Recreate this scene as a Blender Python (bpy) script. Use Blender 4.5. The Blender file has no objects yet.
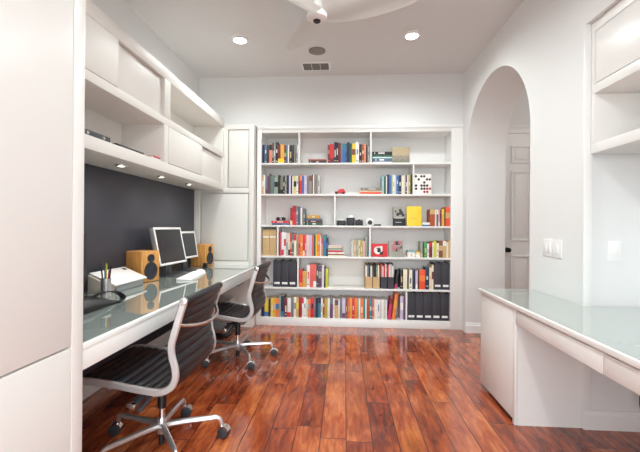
import bpy, bmesh, math, random
from mathutils import Vector, Matrix
R = math.radians
rng = random.Random(7)
scene = bpy.context.scene
COL = scene.collection

# ------------------------------------------------------------------ materials
def lin(c):
    def f(v):
        v /= 255.0
        return v / 12.92 if v <= 0.04045 else ((v + 0.055) / 1.055) ** 2.4
    return (f(c[0]), f(c[1]), f(c[2]), 1.0)

def mat(name, rgb, rough=0.5, metal=0.0, coat=0.0, coat_rough=0.05, spec=0.5, noise=0.0, nscale=40.0, bump=0.0):
    m = bpy.data.materials.new(name); m.use_nodes = True
    nt = m.node_tree; p = nt.nodes['Principled BSDF']
    p.inputs['Base Color'].default_value = lin(rgb)
    p.inputs['Roughness'].default_value = rough
    p.inputs['Metallic'].default_value = metal
    p.inputs['Coat Weight'].default_value = coat
    p.inputs['Coat Roughness'].default_value = coat_rough
    p.inputs['Specular IOR Level'].default_value = spec
    if noise or bump:
        tc = nt.nodes.new('ShaderNodeTexCoord')
        nz = nt.nodes.new('ShaderNodeTexNoise'); nz.inputs['Scale'].default_value = nscale; nz.inputs['Detail'].default_value = 4
        nt.links.new(tc.outputs['Object'], nz.inputs['Vector'])
        if noise:
            mx = nt.nodes.new('ShaderNodeMix'); mx.data_type = 'RGBA'; mx.blend_type = 'MULTIPLY'
            mr = nt.nodes.new('ShaderNodeMapRange'); mr.inputs['From Min'].default_value = .3; mr.inputs['From Max'].default_value = .7
            mr.inputs['To Min'].default_value = 1 - noise; mr.inputs['To Max'].default_value = 1 + noise * .3
            nt.links.new(nz.outputs['Fac'], mr.inputs['Value'])
            cb = nt.nodes.new('ShaderNodeCombineColor')
            for k in range(3): nt.links.new(mr.outputs['Result'], cb.inputs[k])
            mx.inputs[0].default_value = 1
            mx.inputs[6].default_value = lin(rgb)
            nt.links.new(cb.outputs['Color'], mx.inputs[7])
            nt.links.new(mx.outputs[2], p.inputs['Base Color'])
        if bump:
            b = nt.nodes.new('ShaderNodeBump'); b.inputs['Strength'].default_value = bump; b.inputs['Distance'].default_value = .002
            nt.links.new(nz.outputs['Fac'], b.inputs['Height']); nt.links.new(b.outputs['Normal'], p.inputs['Normal'])
    return m

def emit(name, rgb, strength):
    m = bpy.data.materials.new(name); m.use_nodes = True
    nt = m.node_tree; p = nt.nodes['Principled BSDF']
    p.inputs['Base Color'].default_value = lin(rgb)
    p.inputs['Emission Color'].default_value = lin(rgb); p.inputs['Emission Strength'].default_value = strength
    return m

def wood_stripes(name, a, b, scale, axis_stretch):
    m = bpy.data.materials.new(name); m.use_nodes = True
    nt = m.node_tree; p = nt.nodes['Principled BSDF']; p.inputs['Roughness'].default_value = .35
    tc = nt.nodes.new('ShaderNodeTexCoord'); mp = nt.nodes.new('ShaderNodeMapping'); mp.inputs['Scale'].default_value = axis_stretch
    nz = nt.nodes.new('ShaderNodeTexNoise'); nz.inputs['Scale'].default_value = scale; nz.inputs['Detail'].default_value = 5
    cr = nt.nodes.new('ShaderNodeValToRGB'); cr.color_ramp.elements[0].color = lin(a); cr.color_ramp.elements[1].color = lin(b)
    cr.color_ramp.elements[0].position = .35; cr.color_ramp.elements[1].position = .65
    nt.links.new(tc.outputs['Object'], mp.inputs['Vector']); nt.links.new(mp.outputs['Vector'], nz.inputs['Vector'])
    nt.links.new(nz.outputs['Fac'], cr.inputs['Fac']); nt.links.new(cr.outputs['Color'], p.inputs['Base Color'])
    return m

def floor_material():
    m = bpy.data.materials.new('hardwood planks'); m.use_nodes = True
    nt = m.node_tree; N = nt.nodes; L = nt.links; p = N['Principled BSDF']
    def math_(op, a, b=None, c=None):
        n = N.new('ShaderNodeMath'); n.operation = op
        for i, v in enumerate((a, b, c)):
            if v is None: continue
            if isinstance(v, (int, float)): n.inputs[i].default_value = v
            else: L.new(v, n.inputs[i])
        return n.outputs[0]
    tc = N.new('ShaderNodeTexCoord'); sp = N.new('ShaderNodeSeparateXYZ'); L.new(tc.outputs['Object'], sp.inputs[0])
    W, LEN = 0.150, 1.05
    u = math_('DIVIDE', math_('ADD', sp.outputs['X'], 10.03), W)
    col = math_('FLOOR', u); fu = math_('FRACT', u)
    w1 = N.new('ShaderNodeTexWhiteNoise'); w1.noise_dimensions = '1D'; L.new(col, w1.inputs['W'])
    v = math_('ADD', math_('DIVIDE', math_('ADD', sp.outputs['Y'], 10.0), LEN), math_('MULTIPLY', w1.outputs['Value'], 7.0))
    row = math_('FLOOR', v); fv = math_('FRACT', v)
    cv = N.new('ShaderNodeCombineXYZ'); L.new(col, cv.inputs[0]); L.new(row, cv.inputs[1])
    w2 = N.new('ShaderNodeTexWhiteNoise'); w2.noise_dimensions = '2D'; L.new(cv.outputs[0], w2.inputs['Vector'])
    # grain: noise stretched along the planks, shifted per plank
    off = N.new('ShaderNodeVectorMath'); off.operation = 'MULTIPLY_ADD'
    L.new(w2.outputs['Color'], off.inputs[0]); off.inputs[1].default_value = (9, 9, 9); L.new(tc.outputs['Object'], off.inputs[2])
    mp = N.new('ShaderNodeMapping'); mp.inputs['Scale'].default_value = (9.0, 1.6, 1.0); L.new(off.outputs[0], mp.inputs['Vector'])
    g = N.new('ShaderNodeTexNoise'); g.inputs['Scale'].default_value = 3.2; g.inputs['Detail'].default_value = 8; g.inputs['Roughness'].default_value = .62; g.inputs['Distortion'].default_value = .6
    L.new(mp.outputs['Vector'], g.inputs['Vector'])
    mp2 = N.new('ShaderNodeMapping'); mp2.inputs['Scale'].default_value = (3.0, 1.3, 1.0); L.new(off.outputs[0], mp2.inputs['Vector'])
    g2 = N.new('ShaderNodeTexNoise'); g2.inputs['Scale'].default_value = 2.6; g2.inputs['Detail'].default_value = 5; L.new(mp2.outputs['Vector'], g2.inputs['Vector'])
    t = math_('ADD', math_('ADD', math_('MULTIPLY', g.outputs['Fac'], .62), math_('MULTIPLY', g2.outputs['Fac'], .42)), math_('MULTIPLY', w2.outputs['Value'], .17))
    cr = N.new('ShaderNodeValToRGB'); e = cr.color_ramp.elements
    e[0].position = .33; e[0].color = lin(FLOOR_C[0]); e[1].position = .83; e[1].color = lin(FLOOR_C[3])
    a = e.new(.50); a.color = lin(FLOOR_C[1]); b = e.new(.65); b.color = lin(FLOOR_C[2])
    L.new(t, cr.inputs['Fac'])
    # joints
    du = math_('MULTIPLY', math_('SUBTRACT', .5, math_('ABSOLUTE', math_('SUBTRACT', fu, .5))), W)
    dv = math_('MULTIPLY', math_('SUBTRACT', .5, math_('ABSOLUTE', math_('SUBTRACT', fv, .5))), LEN)
    d = math_('MINIMUM', du, dv)
    mr = N.new('ShaderNodeMapRange'); mr.interpolation_type = 'SMOOTHSTEP'
    mr.inputs['From Min'].default_value = .0006; mr.inputs['From Max'].default_value = .0040; L.new(d, mr.inputs['Value'])
    mx = N.new('ShaderNodeMix'); mx.data_type = 'RGBA'; mx.inputs[6].default_value = lin((58, 26, 18))
    L.new(mr.outputs['Result'], mx.inputs[0]); L.new(cr.outputs['Color'], mx.inputs[7])
    L.new(mx.outputs[2], p.inputs['Base Color'])
    h = math_('ADD', math_('MULTIPLY', mr.outputs['Result'], .9), math_('MULTIPLY', g2.outputs['Fac'], .8))
    bp = N.new('ShaderNodeBump'); bp.inputs['Strength'].default_value = .16; bp.inputs['Distance'].default_value = .004
    L.new(h, bp.inputs['Height']); L.new(bp.outputs['Normal'], p.inputs['Normal']); 
    p.inputs['Roughness'].default_value = .15
    p.inputs['Specular IOR Level'].default_value = .6
    p.inputs['Coat Weight'].default_value = .38; p.inputs['Coat Roughness'].default_value = .12
    return m
FLOOR_C = [(58, 20, 13), (116, 46, 25), (164, 78, 42), (212, 128, 76)]

M = {}
M['wall'] = mat('white wall paint', (227, 227, 226), .75, bump=.05, nscale=120)
M['ceiling'] = mat('ceiling paint', (220, 220, 219), .8, bump=.05, nscale=120)
M['trim'] = mat('white trim paint', (236, 235, 233), .35)
M['cab'] = mat('white lacquer', (233, 231, 228), .32)
M['cabwarm'] = mat('white lacquer warm', (231, 228, 223), .5)
M['charcoal'] = mat('charcoal wall paint', (58, 59, 68), .38, bump=.04, nscale=90)
M['floor'] = floor_material()
M['glass'] = mat('back painted glass', (154, 165, 160), .04, coat=1.0, coat_rough=.01, spec=.7)
M['chrome'] = mat('polished aluminium', (226, 222, 220), .16, metal=1.0)
M['alu'] = mat('brushed aluminium', (214, 212, 212), .3, metal=.85)
M['rail'] = mat('cast aluminium', (222, 220, 219), .38, metal=.75)
M['leather'] = mat('black leather', (23, 24, 30), .40, bump=.25, nscale=220)
M['black'] = mat('black plastic', (22, 22, 24), .35)
M['rubber'] = mat('dark rubber', (52, 52, 58), .5)
M['screen'] = mat('dark screen', (44, 46, 50), .22)
M['whiteplastic'] = mat('white plastic', (238, 236, 235), .3)
M['bamboo'] = wood_stripes('bamboo veneer', (196, 134, 66), (226, 170, 98), 6, (14, 14, .8))
M['cone'] = mat('speaker cone', (40, 42, 52), .55)
M['beige'] = mat('beige plastic', (206, 196, 184), .45)
M['greyplastic'] = mat('grey plastic', (150, 154, 154), .4)
M['darkgrey'] = mat('dark grey metal', (70, 72, 78), .4)
M['fan'] = mat('white fan enamel', (236, 234, 231), .3)
M['grille'] = mat('grey grille cloth', (140, 137, 133), .8)
M['slot'] = mat('grey vent metal', (112, 108, 104), .7)  # mid grey of the vent's grille sections
M['lamp'] = emit('lamp glass', (255, 250, 240), 14)
M['puck'] = emit('small lamp glass', (255, 240, 215), 7)
M['paper'] = mat('paper pages', (232, 227, 216), .8, noise=.08, nscale=300)
M['binder'] = mat('charcoal binder cloth', (58, 58, 66), .6, noise=.1, nscale=200)
M['cardboard'] = mat('tan cardboard', (206, 172, 126), .7, noise=.08, nscale=30)
M['label'] = mat('white paper label', (236, 236, 236), .6)
M['bronze'] = mat('dark bronze metal', (38, 36, 34), .3, metal=.6)
M['cable'] = mat('grey cable jacket', (92, 92, 94), .5)

PAL = {'navy': (38, 48, 78), 'slate blue': (88, 104, 132), 'charcoal': (52, 52, 58), 'salmon': (226, 138, 112), 'dark brown': (70, 46, 38), 'stone grey': (160, 156, 146),
 'black': (30, 30, 32), 'maroon': (118, 40, 48), 'yellow': (240, 206, 56), 'amber': (236, 168, 60), 'green': (70, 150, 90), 'white': (236, 232, 228), 'pale grey': (205, 204, 202),
 'red': (212, 48, 56), 'slate grey': (118, 122, 130), 'blue': (62, 112, 178), 'teal': (52, 132, 142), 'dark green': (48, 88, 72), 'brown': (134, 82, 54), 'rust': (170, 78, 48),
 'tan': (206, 172, 118), 'plum': (106, 70, 104), 'olive brown': (92, 84, 58), 'slate green': (98, 118, 116), 'grey green': (146, 160, 140), 'olive grey': (128, 126, 108), 'lilac': (204, 192, 216),
 'khaki': (206, 196, 120), 'taupe': (156, 142, 130), 'brown grey': (136, 124, 114), 'pale teal': (150, 188, 190), 'cream': (234, 226, 198), 'pale blue': (178, 204, 232), 'olive yellow': (182, 168, 58),
 'dark red': (158, 40, 46), 'pink': (236, 168, 178), 'orange red': (232, 84, 46), 'dusty pink': (196, 110, 124), 'coral': (228, 100, 92), 'orange': (236, 130, 58), 'pale pink': (236, 204, 204),
 'lime': (208, 206, 60), 'sand': (220, 178, 120), 'mustard': (214, 160, 62), 'purple': (120, 96, 150), 'mint': (196, 226, 216), 'magenta': (206, 52, 104), 'wheat': (178, 160, 124)}
BM = {}
def bmat(c):
    if c not in BM: BM[c] = mat('book cloth ' + c, PAL[c], .5, noise=.06, nscale=60)
    return BM[c]

# ------------------------------------------------------------------ mesh builder
class MB:
    def __init__(s): s.bm = bmesh.new()
    def _add(s, bm2, mi):
        for f in bm2.faces: f.material_index = mi
        me = bpy.data.meshes.new('tmp'); bm2.to_mesh(me); bm2.free()
        s.bm.from_mesh(me); bpy.data.meshes.remove(me); return s
    def box(s, a, b, bev=0.0, mi=0, seg=2, mx=None):
        c = bmesh.new(); bmesh.ops.create_cube(c, size=1)
        for v in c.verts:
            v.co = Vector([(a[i] + b[i]) / 2 + v.co[i] * abs(b[i] - a[i]) for i in range(3)])
        if bev: bmesh.ops.bevel(c, geom=list(c.edges), offset=bev, segments=seg, affect='EDGES', profile=.5)
        if mx: bmesh.ops.transform(c, matrix=mx, verts=c.verts)
        return s._add(c, mi)
    def cyl(s, p0, p1, r0, r1=None, n=24, mi=0, bev=0.0):
        r1 = r0 if r1 is None else r1
        p0, p1 = Vector(p0), Vector(p1); d = p1 - p0
        c = bmesh.new(); bmesh.ops.create_cone(c, cap_ends=True, segments=n, radius1=r0, radius2=r1, depth=d.length)
        if bev:
            bmesh.ops.bevel(c, geom=[e for e in c.edges if abs(e.verts[0].co.z - e.verts[1].co.z) < 1e-6], offset=bev, segments=2, affect='EDGES', profile=.5)
        q = Vector((0, 0, 1)).rotation_difference(d.normalized())
        bmesh.ops.transform(c, matrix=Matrix.Translation((p0 + p1) / 2) @ q.to_matrix().to_4x4(), verts=c.verts)
        return s._add(c, mi)
    def lathe(s, prof, centre=(0, 0, 0), n=32, mi=0):
        c = bmesh.new(); rings = []
        for r, z in prof:
            rings.append([c.verts.new((centre[0] + r * math.cos(2 * math.pi * k / n), centre[1] + r * math.sin(2 * math.pi * k / n), centre[2] + z)) for k in range(n)] if r > 1e-6 else [c.verts.new((centre[0], centre[1], centre[2] + z))])
        for A, B in zip(rings, rings[1:]):
            for k in range(n):
                k2 = (k + 1) % n
                if len(A) == 1 and len(B) == 1: continue
                if len(A) == 1: c.faces.new((A[0], B[k2], B[k]))
                elif len(B) == 1: c.faces.new((A[k], A[k2], B[0]))
                else: c.faces.new((A[k], A[k2], B[k2], B[k]))
        for ring, last in ((rings[0], 0), (rings[-1], 1)):
            if len(ring) > 1 and prof[0] != prof[-1]: c.faces.new(ring if last else ring[::-1])
        bmesh.ops.recalc_face_normals(c, faces=c.faces)
        return s._add(c, mi)
    def sweep(s, pts, sect, up=(0, 1, 0), mi=0, scale=None, cap=True):
        """sweep a closed 2D section (side, normal) along pts; 'up' is the section's first axis"""
        pts = [Vector(p) for p in pts]; c = bmesh.new(); rings = []
        for i, p in enumerate(pts):
            t = (pts[min(i + 1, len(pts) - 1)] - pts[max(i - 1, 0)]).normalized()
            a = Vector(up); a = (a - t * a.dot(t)).normalized(); b = t.cross(a)
            k = scale[i] if scale else 1
            rings.append([c.verts.new(p + a * (x * k) + b * (y * k)) for x, y in sect])
        n = len(sect)
        for A, B in zip(rings, rings[1:]):
            for k in range(n): c.faces.new((A[k], A[(k + 1) % n], B[(k + 1) % n], B[k]))
        if cap: c.faces.new(rings[0][::-1]); c.faces.new(rings[-1])
        bmesh.ops.recalc_face_normals(c, faces=c.faces)
        return s._add(c, mi)
    def tube(s, pts, r, n=12, mi=0, up=(0.013, .9, .21), scale=None):
        return s.sweep(pts, [(r * math.cos(2 * math.pi * k / n), r * math.sin(2 * math.pi * k / n)) for k in range(n)], up, mi, scale)
    def prism(s, poly, axis, a, b, mi=0, bev=0.0, front=None):
        """extrude a polygon: axis 'x': poly is (y,z); 'y': (x,z); 'z': (x,y). front: function of the polygon point giving the a-coordinate"""
        c = bmesh.new()
        def P(q, w):
            if axis == 'x': return (w, q[0], q[1])
            if axis == 'y': return (q[0], w, q[1])
            return (q[0], q[1], w)
        A = [c.verts.new(P(q, front(q) if front else a)) for q in poly]; B = [c.verts.new(P(q, b)) for q in poly]
        n = len(poly)
        c.faces.new(A); c.faces.new(B[::-1])
        for k in range(n): c.faces.new((A[k], B[k], B[(k + 1) % n], A[(k + 1) % n]))
        bmesh.ops.recalc_face_normals(c, faces=c.faces)
        if bev: bmesh.ops.bevel(c, geom=list(c.edges), offset=bev, segments=2, affect='EDGES', profile=.5)
        return s._add(c, mi)
    def sphere(s, c0, r, sc=(1, 1, 1), mi=0, n=20):
        c = bmesh.new(); bmesh.ops.create_uvsphere(c, u_segments=n, v_segments=n // 2, radius=r)
        for v in c.verts: v.co = Vector((c0[0] + v.co.x * sc[0], c0[1] + v.co.y * sc[1], c0[2] + v.co.z * sc[2]))
        return s._add(c, mi)
    def raw(s, verts, faces, mi=0):
        c = bmesh.new(); V = [c.verts.new(v) for v in verts]
        for f in faces: c.faces.new([V[i] for i in f])
        bmesh.ops.recalc_face_normals(c, faces=c.faces)
        return s._add(c, mi)
    def build(s, name, mats, parent=None, smooth=True, off=None, label=None):
        if not isinstance(mats, (list, tuple)): mats = [mats]
        if off is not None: bmesh.ops.translate(s.bm, vec=Vector(off), verts=s.bm.verts)
        me = bpy.data.meshes.new(name); s.bm.to_mesh(me); s.bm.free()
        for m in mats: me.materials.append(m)
        if smooth:
            me.polygons.foreach_set('use_smooth', [True] * len(me.polygons))
            try: me.set_sharp_from_angle(angle=R(35))
            except Exception: pass
        o = bpy.data.objects.new(name, me); COL.objects.link(o)
        if parent: o.parent = parent
        if label: o['label'] = label
        return o

def thing(name, label, cat, loc=(0, 0, 0), rz=0.0, group=None):
    o = bpy.data.objects.new(name, None); COL.objects.link(o)
    o.empty_display_size = .1
    o.location = loc; o.rotation_euler = (0, 0, rz); o['label'] = label; o['category'] = cat; o['kind'] = 'thing'
    if group: o['group'] = group
    return o
def tag(o, label, cat, group=None):
    o['label'] = label; o['category'] = cat; o['kind'] = 'thing'
    if group: o['group'] = group
    return o
def struct(o):
    o['kind'] = 'structure'; return o
def copy_tree(root, loc, rz=None, label=None):
    r = root.copy(); COL.objects.link(r); r.location = loc
    if rz is not None: r.rotation_euler = (0, 0, rz)
    if label: r['label'] = label
    for ch in list(root.children):
        c = ch.copy(); COL.objects.link(c); c.parent = r
        for g in list(ch.children):
            d = g.copy(); COL.objects.link(d); d.parent = c
    return r
def spline(pts, n=12):
    """Catmull-Rom through the points"""
    pts = [Vector(p) for p in pts]; P = [2 * pts[0] - pts[1]] + pts + [2 * pts[-1] - pts[-2]]; out = []
    for i in range(1, len(P) - 2):
        a, b, c, d = P[i - 1], P[i], P[i + 1], P[i + 2]
        for k in range(n):
            t = k / n
            out.append(.5 * ((2 * b) + (c - a) * t + (2 * a - 5 * b + 4 * c - d) * t * t + (3 * b - a - 3 * c + d) * t ** 3))
    out.append(pts[-1]); return out

BOOK_ROWS = {
 '1a': [(-1.036, 0.03, 0.233, 'navy'),(-1.006, 0.029, 0.232, 'slate blue'),(-0.977, 0.03, 0.233, 'charcoal'),(-0.947, 0.038, 0.241, 'salmon', 'black'),(-0.909, 0.022, 0.256, 'dark brown'),(-0.887, 0.021, 0.239, 'stone grey'),(-0.866, 0.032, 0.268, 'black'),(-0.834, 0.03, 0.238, 'maroon', 'yellow'),(-0.804, 0.047, 0.238, 'amber', 'yellow'),(-0.757, 0.024, 0.232, 'maroon'),(-0.733, 0.023, 0.232, 'slate blue', 'green'),(-0.71, 0.015, 0.232, 'white'),(-0.695, 0.038, 0.232, 'black'),(-0.657, 0.03, 0.232, 'charcoal'),(-0.627, 0.014, 0.232, 'stone grey'),(-0.613, 0.012, 0.226, 'black'),(-0.601, 0.02, 0.226, 'pale grey')],
 '1b': [(-0.211, 0.026, 0.229, 'maroon'),(-0.185, 0.048, 0.241, 'red', 'maroon'),(-0.134, 0.028, 0.264, 'navy'),(-0.106, 0.025, 0.258, 'black'),(-0.081, 0.033, 0.252, 'maroon'),(-0.048, 0.016, 0.241, 'slate grey'),(-0.032, 0.039, 0.246, 'blue', 'teal'),(0.007, 0.02, 0.246, 'slate blue'),(0.027, 0.032, 0.263, 'navy'),(0.059, 0.029, 0.246, 'dark green'),(0.088, 0.046, 0.246, 'yellow', 'brown'),(0.134, 0.041, 0.263, 'white'),(0.175, 0.034, 0.234, 'black'),(0.209, 0.029, 0.233, 'rust'),(0.238, 0.023, 0.234, 'salmon'),(0.261, 0.021, 0.228, 'black'),(0.282, 0.027, 0.205, 'pale grey')],
 '2a': [(-1.045, 0.032, 0.232, 'tan', 'white'),(-1.013, 0.019, 0.243, 'white'),(-0.994, 0.027, 0.237, 'slate grey', 'plum'),(-0.967, 0.023, 0.231, 'plum'),(-0.944, 0.018, 0.255, 'olive brown'),(-0.926, 0.048, 0.231, 'slate green'),(-0.878, 0.047, 0.214, 'grey green', 'black'),(-0.831, 0.027, 0.237, 'black'),(-0.804, 0.038, 0.219, 'olive grey', 'black'),(-0.766, 0.021, 0.231, 'black'),(-0.745, 0.02, 0.231, 'stone grey'),(-0.725, 0.032, 0.237, 'navy'),(-0.693, 0.024, 0.231, 'lilac'),(-0.669, 0.016, 0.231, 'black'),(-0.653, 0.017, 0.225, 'white'),(-0.636, 0.035, 0.225, 'khaki', 'black'),(-0.601, 0.024, 0.231, 'white'),(-0.577, 0.017, 0.231, 'maroon'),(-0.56, 0.03, 0.242, 'red', 'salmon'),(-0.53, 0.026, 0.231, 'blue'),(-0.504, 0.038, 0.236, 'lilac'),(-0.466, 0.024, 0.23, 'slate grey'),(-0.442, 0.035, 0.235, 'taupe', 'brown'),(-0.407, 0.013, 0.247, 'dark brown'),(-0.394, 0.016, 0.247, 'white'),(-0.378, 0.045, 0.247, 'brown grey'),(-0.333, 0.025, 0.233, 'pale grey')],
 '2b': [(0.457, 0.026, 0.23, 'pale teal'),(0.483, 0.025, 0.225, 'dark green'),(0.508, 0.013, 0.224, 'white'),(0.521, 0.024, 0.242, 'navy'),(0.545, 0.026, 0.236, 'blue'),(0.571, 0.017, 0.236, 'grey green'),(0.588, 0.028, 0.242, 'cream'),(0.616, 0.018, 0.236, 'pale blue'),(0.634, 0.028, 0.236, 'blue'),(0.662, 0.034, 0.236, 'navy'),(0.696, 0.034, 0.23, 'cream'),(0.73, 0.013, 0.232, 'pale grey'),(0.743, 0.021, 0.236, 'plum'),(0.764, 0.015, 0.236, 'white'),(0.779, 0.025, 0.241, 'olive yellow'),(0.804, 0.026, 0.247, 'black')],
 '3a': [(-0.674, 0.029, 0.22, 'dark red', 'cream'),(-0.645, 0.047, 0.243, 'red', 'dark red'),(-0.598, 0.024, 0.238, 'slate grey'),(-0.574, 0.029, 0.232, 'slate blue'),(-0.545, 0.018, 0.22, 'white'),(-0.527, 0.017, 0.219, 'taupe'),(-0.51, 0.02, 0.208, 'slate green')],
 '3c': [(1.042, 0.061, 0.207, 'rust', 'tan'),(1.103, 0.016, 0.201, 'cream'),(1.119, 0.022, 0.206, 'slate blue', 'white'),(1.141, 0.021, 0.201, 'pink', 'white'),(1.162, 0.018, 0.201, 'maroon', 'black'),(1.18, 0.031, 0.212, 'amber', 'yellow'),(1.211, 0.016, 0.224, 'dark brown'),(1.227, 0.067, 0.235, 'orange red', 'tan')],
 '4b': [(-0.819, 0.024, 0.3, 'dark red'),(-0.795, 0.016, 0.293, 'dusty pink'),(-0.779, 0.029, 0.299, 'white', 'red'),(-0.75, 0.026, 0.293, 'white', 'red'),(-0.724, 0.026, 0.29, 'pale grey'),(-0.698, 0.023, 0.287, 'cream', 'black'),(-0.675, 0.024, 0.287, 'red'),(-0.651, 0.027, 0.28, 'slate green'),(-0.624, 0.029, 0.275, 'cream', 'red'),(-0.595, 0.024, 0.269, 'grey green'),(-0.571, 0.023, 0.268, 'coral'),(-0.548, 0.038, 0.269, 'orange'),(-0.51, 0.021, 0.263, 'red', 'cream'),(-0.489, 0.021, 0.262, 'coral'),(-0.468, 0.032, 0.263, 'pale pink'),(-0.436, 0.035, 0.263, 'lilac'),(-0.401, 0.023, 0.259, 'coral'),(-0.378, 0.024, 0.268, 'dark green'),(-0.354, 0.017, 0.268, 'yellow'),(-0.337, 0.04, 0.279, 'orange'),(-0.297, 0.012, 0.256, 'white'),(-0.285, 0.021, 0.221, 'salmon', 'red'),(-0.264, 0.042, 0.267, 'teal', 'blue'),(-0.222, 0.023, 0.227, 'navy', 'blue')],
 '4d': [(0.088, 0.032, 0.199, 'pale grey'),(0.12, 0.029, 0.205, 'tan'),(0.149, 0.028, 0.199, 'stone grey'),(0.177, 0.021, 0.199, 'cream'),(0.198, 0.031, 0.199, 'olive yellow'),(0.229, 0.026, 0.193, 'pink'),(0.255, 0.028, 0.245, 'grey green'),(0.283, 0.023, 0.245, 'slate grey', 'teal')],
 '4e': [(0.932, 0.028, 0.194, 'stone grey', 'tan'),(0.971, 0.04, 0.189, 'green'),(1.011, 0.022, 0.171, 'white'),(1.033, 0.039, 0.189, 'maroon', 'red'),(1.072, 0.015, 0.177, 'white'),(1.087, 0.038, 0.2, 'lime'),(1.125, 0.024, 0.177, 'white'),(1.149, 0.049, 0.205, 'brown', 'tan'),(1.198, 0.043, 0.205, 'tan', 'white'),(1.241, 0.022, 0.188, 'cream'),(1.263, 0.033, 0.211, 'sand')],
 '5b': [(-0.562, 0.047, 0.222, 'red', 'orange'),(-0.515, 0.05, 0.199, 'mustard'),(-0.463, 0.041, 0.28, 'white'),(-0.422, 0.043, 0.286, 'coral'),(-0.379, 0.036, 0.291, 'coral', 'white'),(-0.343, 0.027, 0.286, 'dark green'),(-0.316, 0.042, 0.273, 'plum', 'stone grey'),(-0.274, 0.029, 0.28, 'white'),(-0.245, 0.017, 0.256, 'charcoal'),(-0.228, 0.032, 0.233, 'lime')],
 '5d': [(0.687, 0.037, 0.239, 'black'),(0.724, 0.049, 0.239, 'cream'),(0.773, 0.02, 0.238, 'black'),(0.793, 0.042, 0.233, 'cream'),(0.835, 0.038, 0.235, 'navy'),(0.873, 0.027, 0.227, 'lilac', 'white'),(0.9, 0.018, 0.227, 'dark brown'),(0.918, 0.072, 0.238, 'orange red', 'orange'),(0.99, 0.048, 0.272, 'navy'),(1.038, 0.029, 0.267, 'cream'),(1.067, 0.022, 0.3, 'cream', 'maroon')],
 '6a': [(-1.039, 0.044, 0.182, 'navy'),(-0.991, 0.05, 0.229, 'yellow', 'blue'),(-0.941, 0.027, 0.229, 'charcoal'),(-0.914, 0.036, 0.229, 'yellow'),(-0.878, 0.032, 0.234, 'amber'),(-0.846, 0.039, 0.228, 'orange', 'blue'),(-0.807, 0.024, 0.258, 'grey green'),(-0.783, 0.041, 0.258, 'navy', 'blue'),(-0.742, 0.041, 0.234, 'maroon'),(-0.701, 0.044, 0.24, 'white', 'red'),(-0.657, 0.035, 0.24, 'slate grey'),(-0.622, 0.033, 0.251, 'cream', 'grey green'),(-0.589, 0.03, 0.252, 'tan', 'yellow'),(-0.559, 0.041, 0.251, 'dark red'),(-0.518, 0.023, 0.251, 'white', 'red'),(-0.495, 0.029, 0.248, 'white'),(-0.466, 0.022, 0.228, 'pale grey'),(-0.444, 0.031, 0.227, 'orange', 'stone grey'),(-0.413, 0.047, 0.25, 'red'),(-0.365, 0.016, 0.251, 'slate grey'),(-0.349, 0.033, 0.25, 'navy', 'black'),(-0.316, 0.035, 0.256, 'teal', 'navy'),(-0.281, 0.021, 0.239, 'white'),(-0.26, 0.026, 0.238, 'rust'),(-0.234, 0.035, 0.238, 'olive yellow'),(-0.199, 0.028, 0.25, 'white'),(-0.171, 0.039, 0.25, 'plum', 'slate grey'),(-0.132, 0.022, 0.244, 'white'),(-0.11, 0.044, 0.232, 'tan', 'plum'),(-0.066, 0.017, 0.238, 'white'),(-0.049, 0.03, 0.261, 'slate grey'),(-0.019, 0.04, 0.249, 'lilac', 'plum'),(0.021, 0.029, 0.254, 'brown'),(0.05, 0.028, 0.255, 'coral'),(0.078, 0.025, 0.255, 'amber'),(0.103, 0.031, 0.255, 'red'),(0.134, 0.035, 0.251, 'orange'),(0.169, 0.016, 0.246, 'grey green'),(0.185, 0.02, 0.249, 'white'),(0.205, 0.038, 0.248, 'orange'),(0.243, 0.023, 0.248, 'teal'),(0.266, 0.017, 0.246, 'white'),(0.283, 0.032, 0.248, 'rust'),(0.315, 0.037, 0.249, 'teal'),(0.352, 0.023, 0.248, 'coral'),(0.375, 0.013, 0.243, 'cream'),(0.388, 0.027, 0.242, 'white'),(0.415, 0.026, 0.242, 'white'),(0.441, 0.025, 0.242, 'pale grey'),(0.466, 0.025, 0.243, 'white'),(0.491, 0.023, 0.246, 'pale grey'),(0.514, 0.018, 0.236, 'white'),(0.532, 0.02, 0.225, 'pale grey')],
}

WORLD, SPOT_W, HALL_W, EXPO = 4.3, 84, 6, 0.74

def W(mb, name, mats, root, **k):
    """part given in room coordinates"""
    return mb.build(name, mats, root, off=-root.location, **k)

CEIL, YB = 3.09, 4.61
XL, XR = -1.84, 1.87
WIN_Y = -2.4
# ------------------------------------------------------------------ setting
struct(MB().box((-2.0, WIN_Y - .2, -.1), (3.3, 5.06, 0)).build('floor', M['floor'], smooth=False))
struct(MB().box((-2.0, WIN_Y - .2, CEIL), (3.3, 5.06, CEIL + .1)).build('ceiling', M['ceiling'], smooth=False))
struct(MB().box((-2.0, WIN_Y - .2, 0), (XL, 5.06, CEIL)).build('wall_left', M['wall'], smooth=False))
struct(MB().box((XL, 1.417, 0), (XL + .005, 4.48, 1.664)).build('trim_1', M['charcoal'], smooth=False))
struct(MB().prism([(YB, CEIL), (YB, 2.468), (4.96, 2.468), (4.96, 0), (5.06, 0), (5.06, CEIL)], 'x', XL, 1.42).build('wall_back', M['wall'], smooth=False))
def wr(q): return 1.42 + .05 * (YB - q[0]) / 2.2
Y0, Y1, AR, AC, AZ = 2.41, 5.06, .722, 3.772, 2.033
arch = [(AC - AR, 0)] + [(AC - AR * math.cos(math.pi * k / 48), AZ + AR * math.sin(math.pi * k / 48)) for k in range(49)] + [(AC + AR, 0)]
prof = [(Y1, 0), (Y1, CEIL), (WIN_Y, CEIL), (WIN_Y, 2.482), (Y0, 2.482), (Y0, 0)] + arch
struct(MB().prism(prof, 'x', 1.42, XR, front=wr).build('wall_right', M['wall']))
ax = MB()
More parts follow.
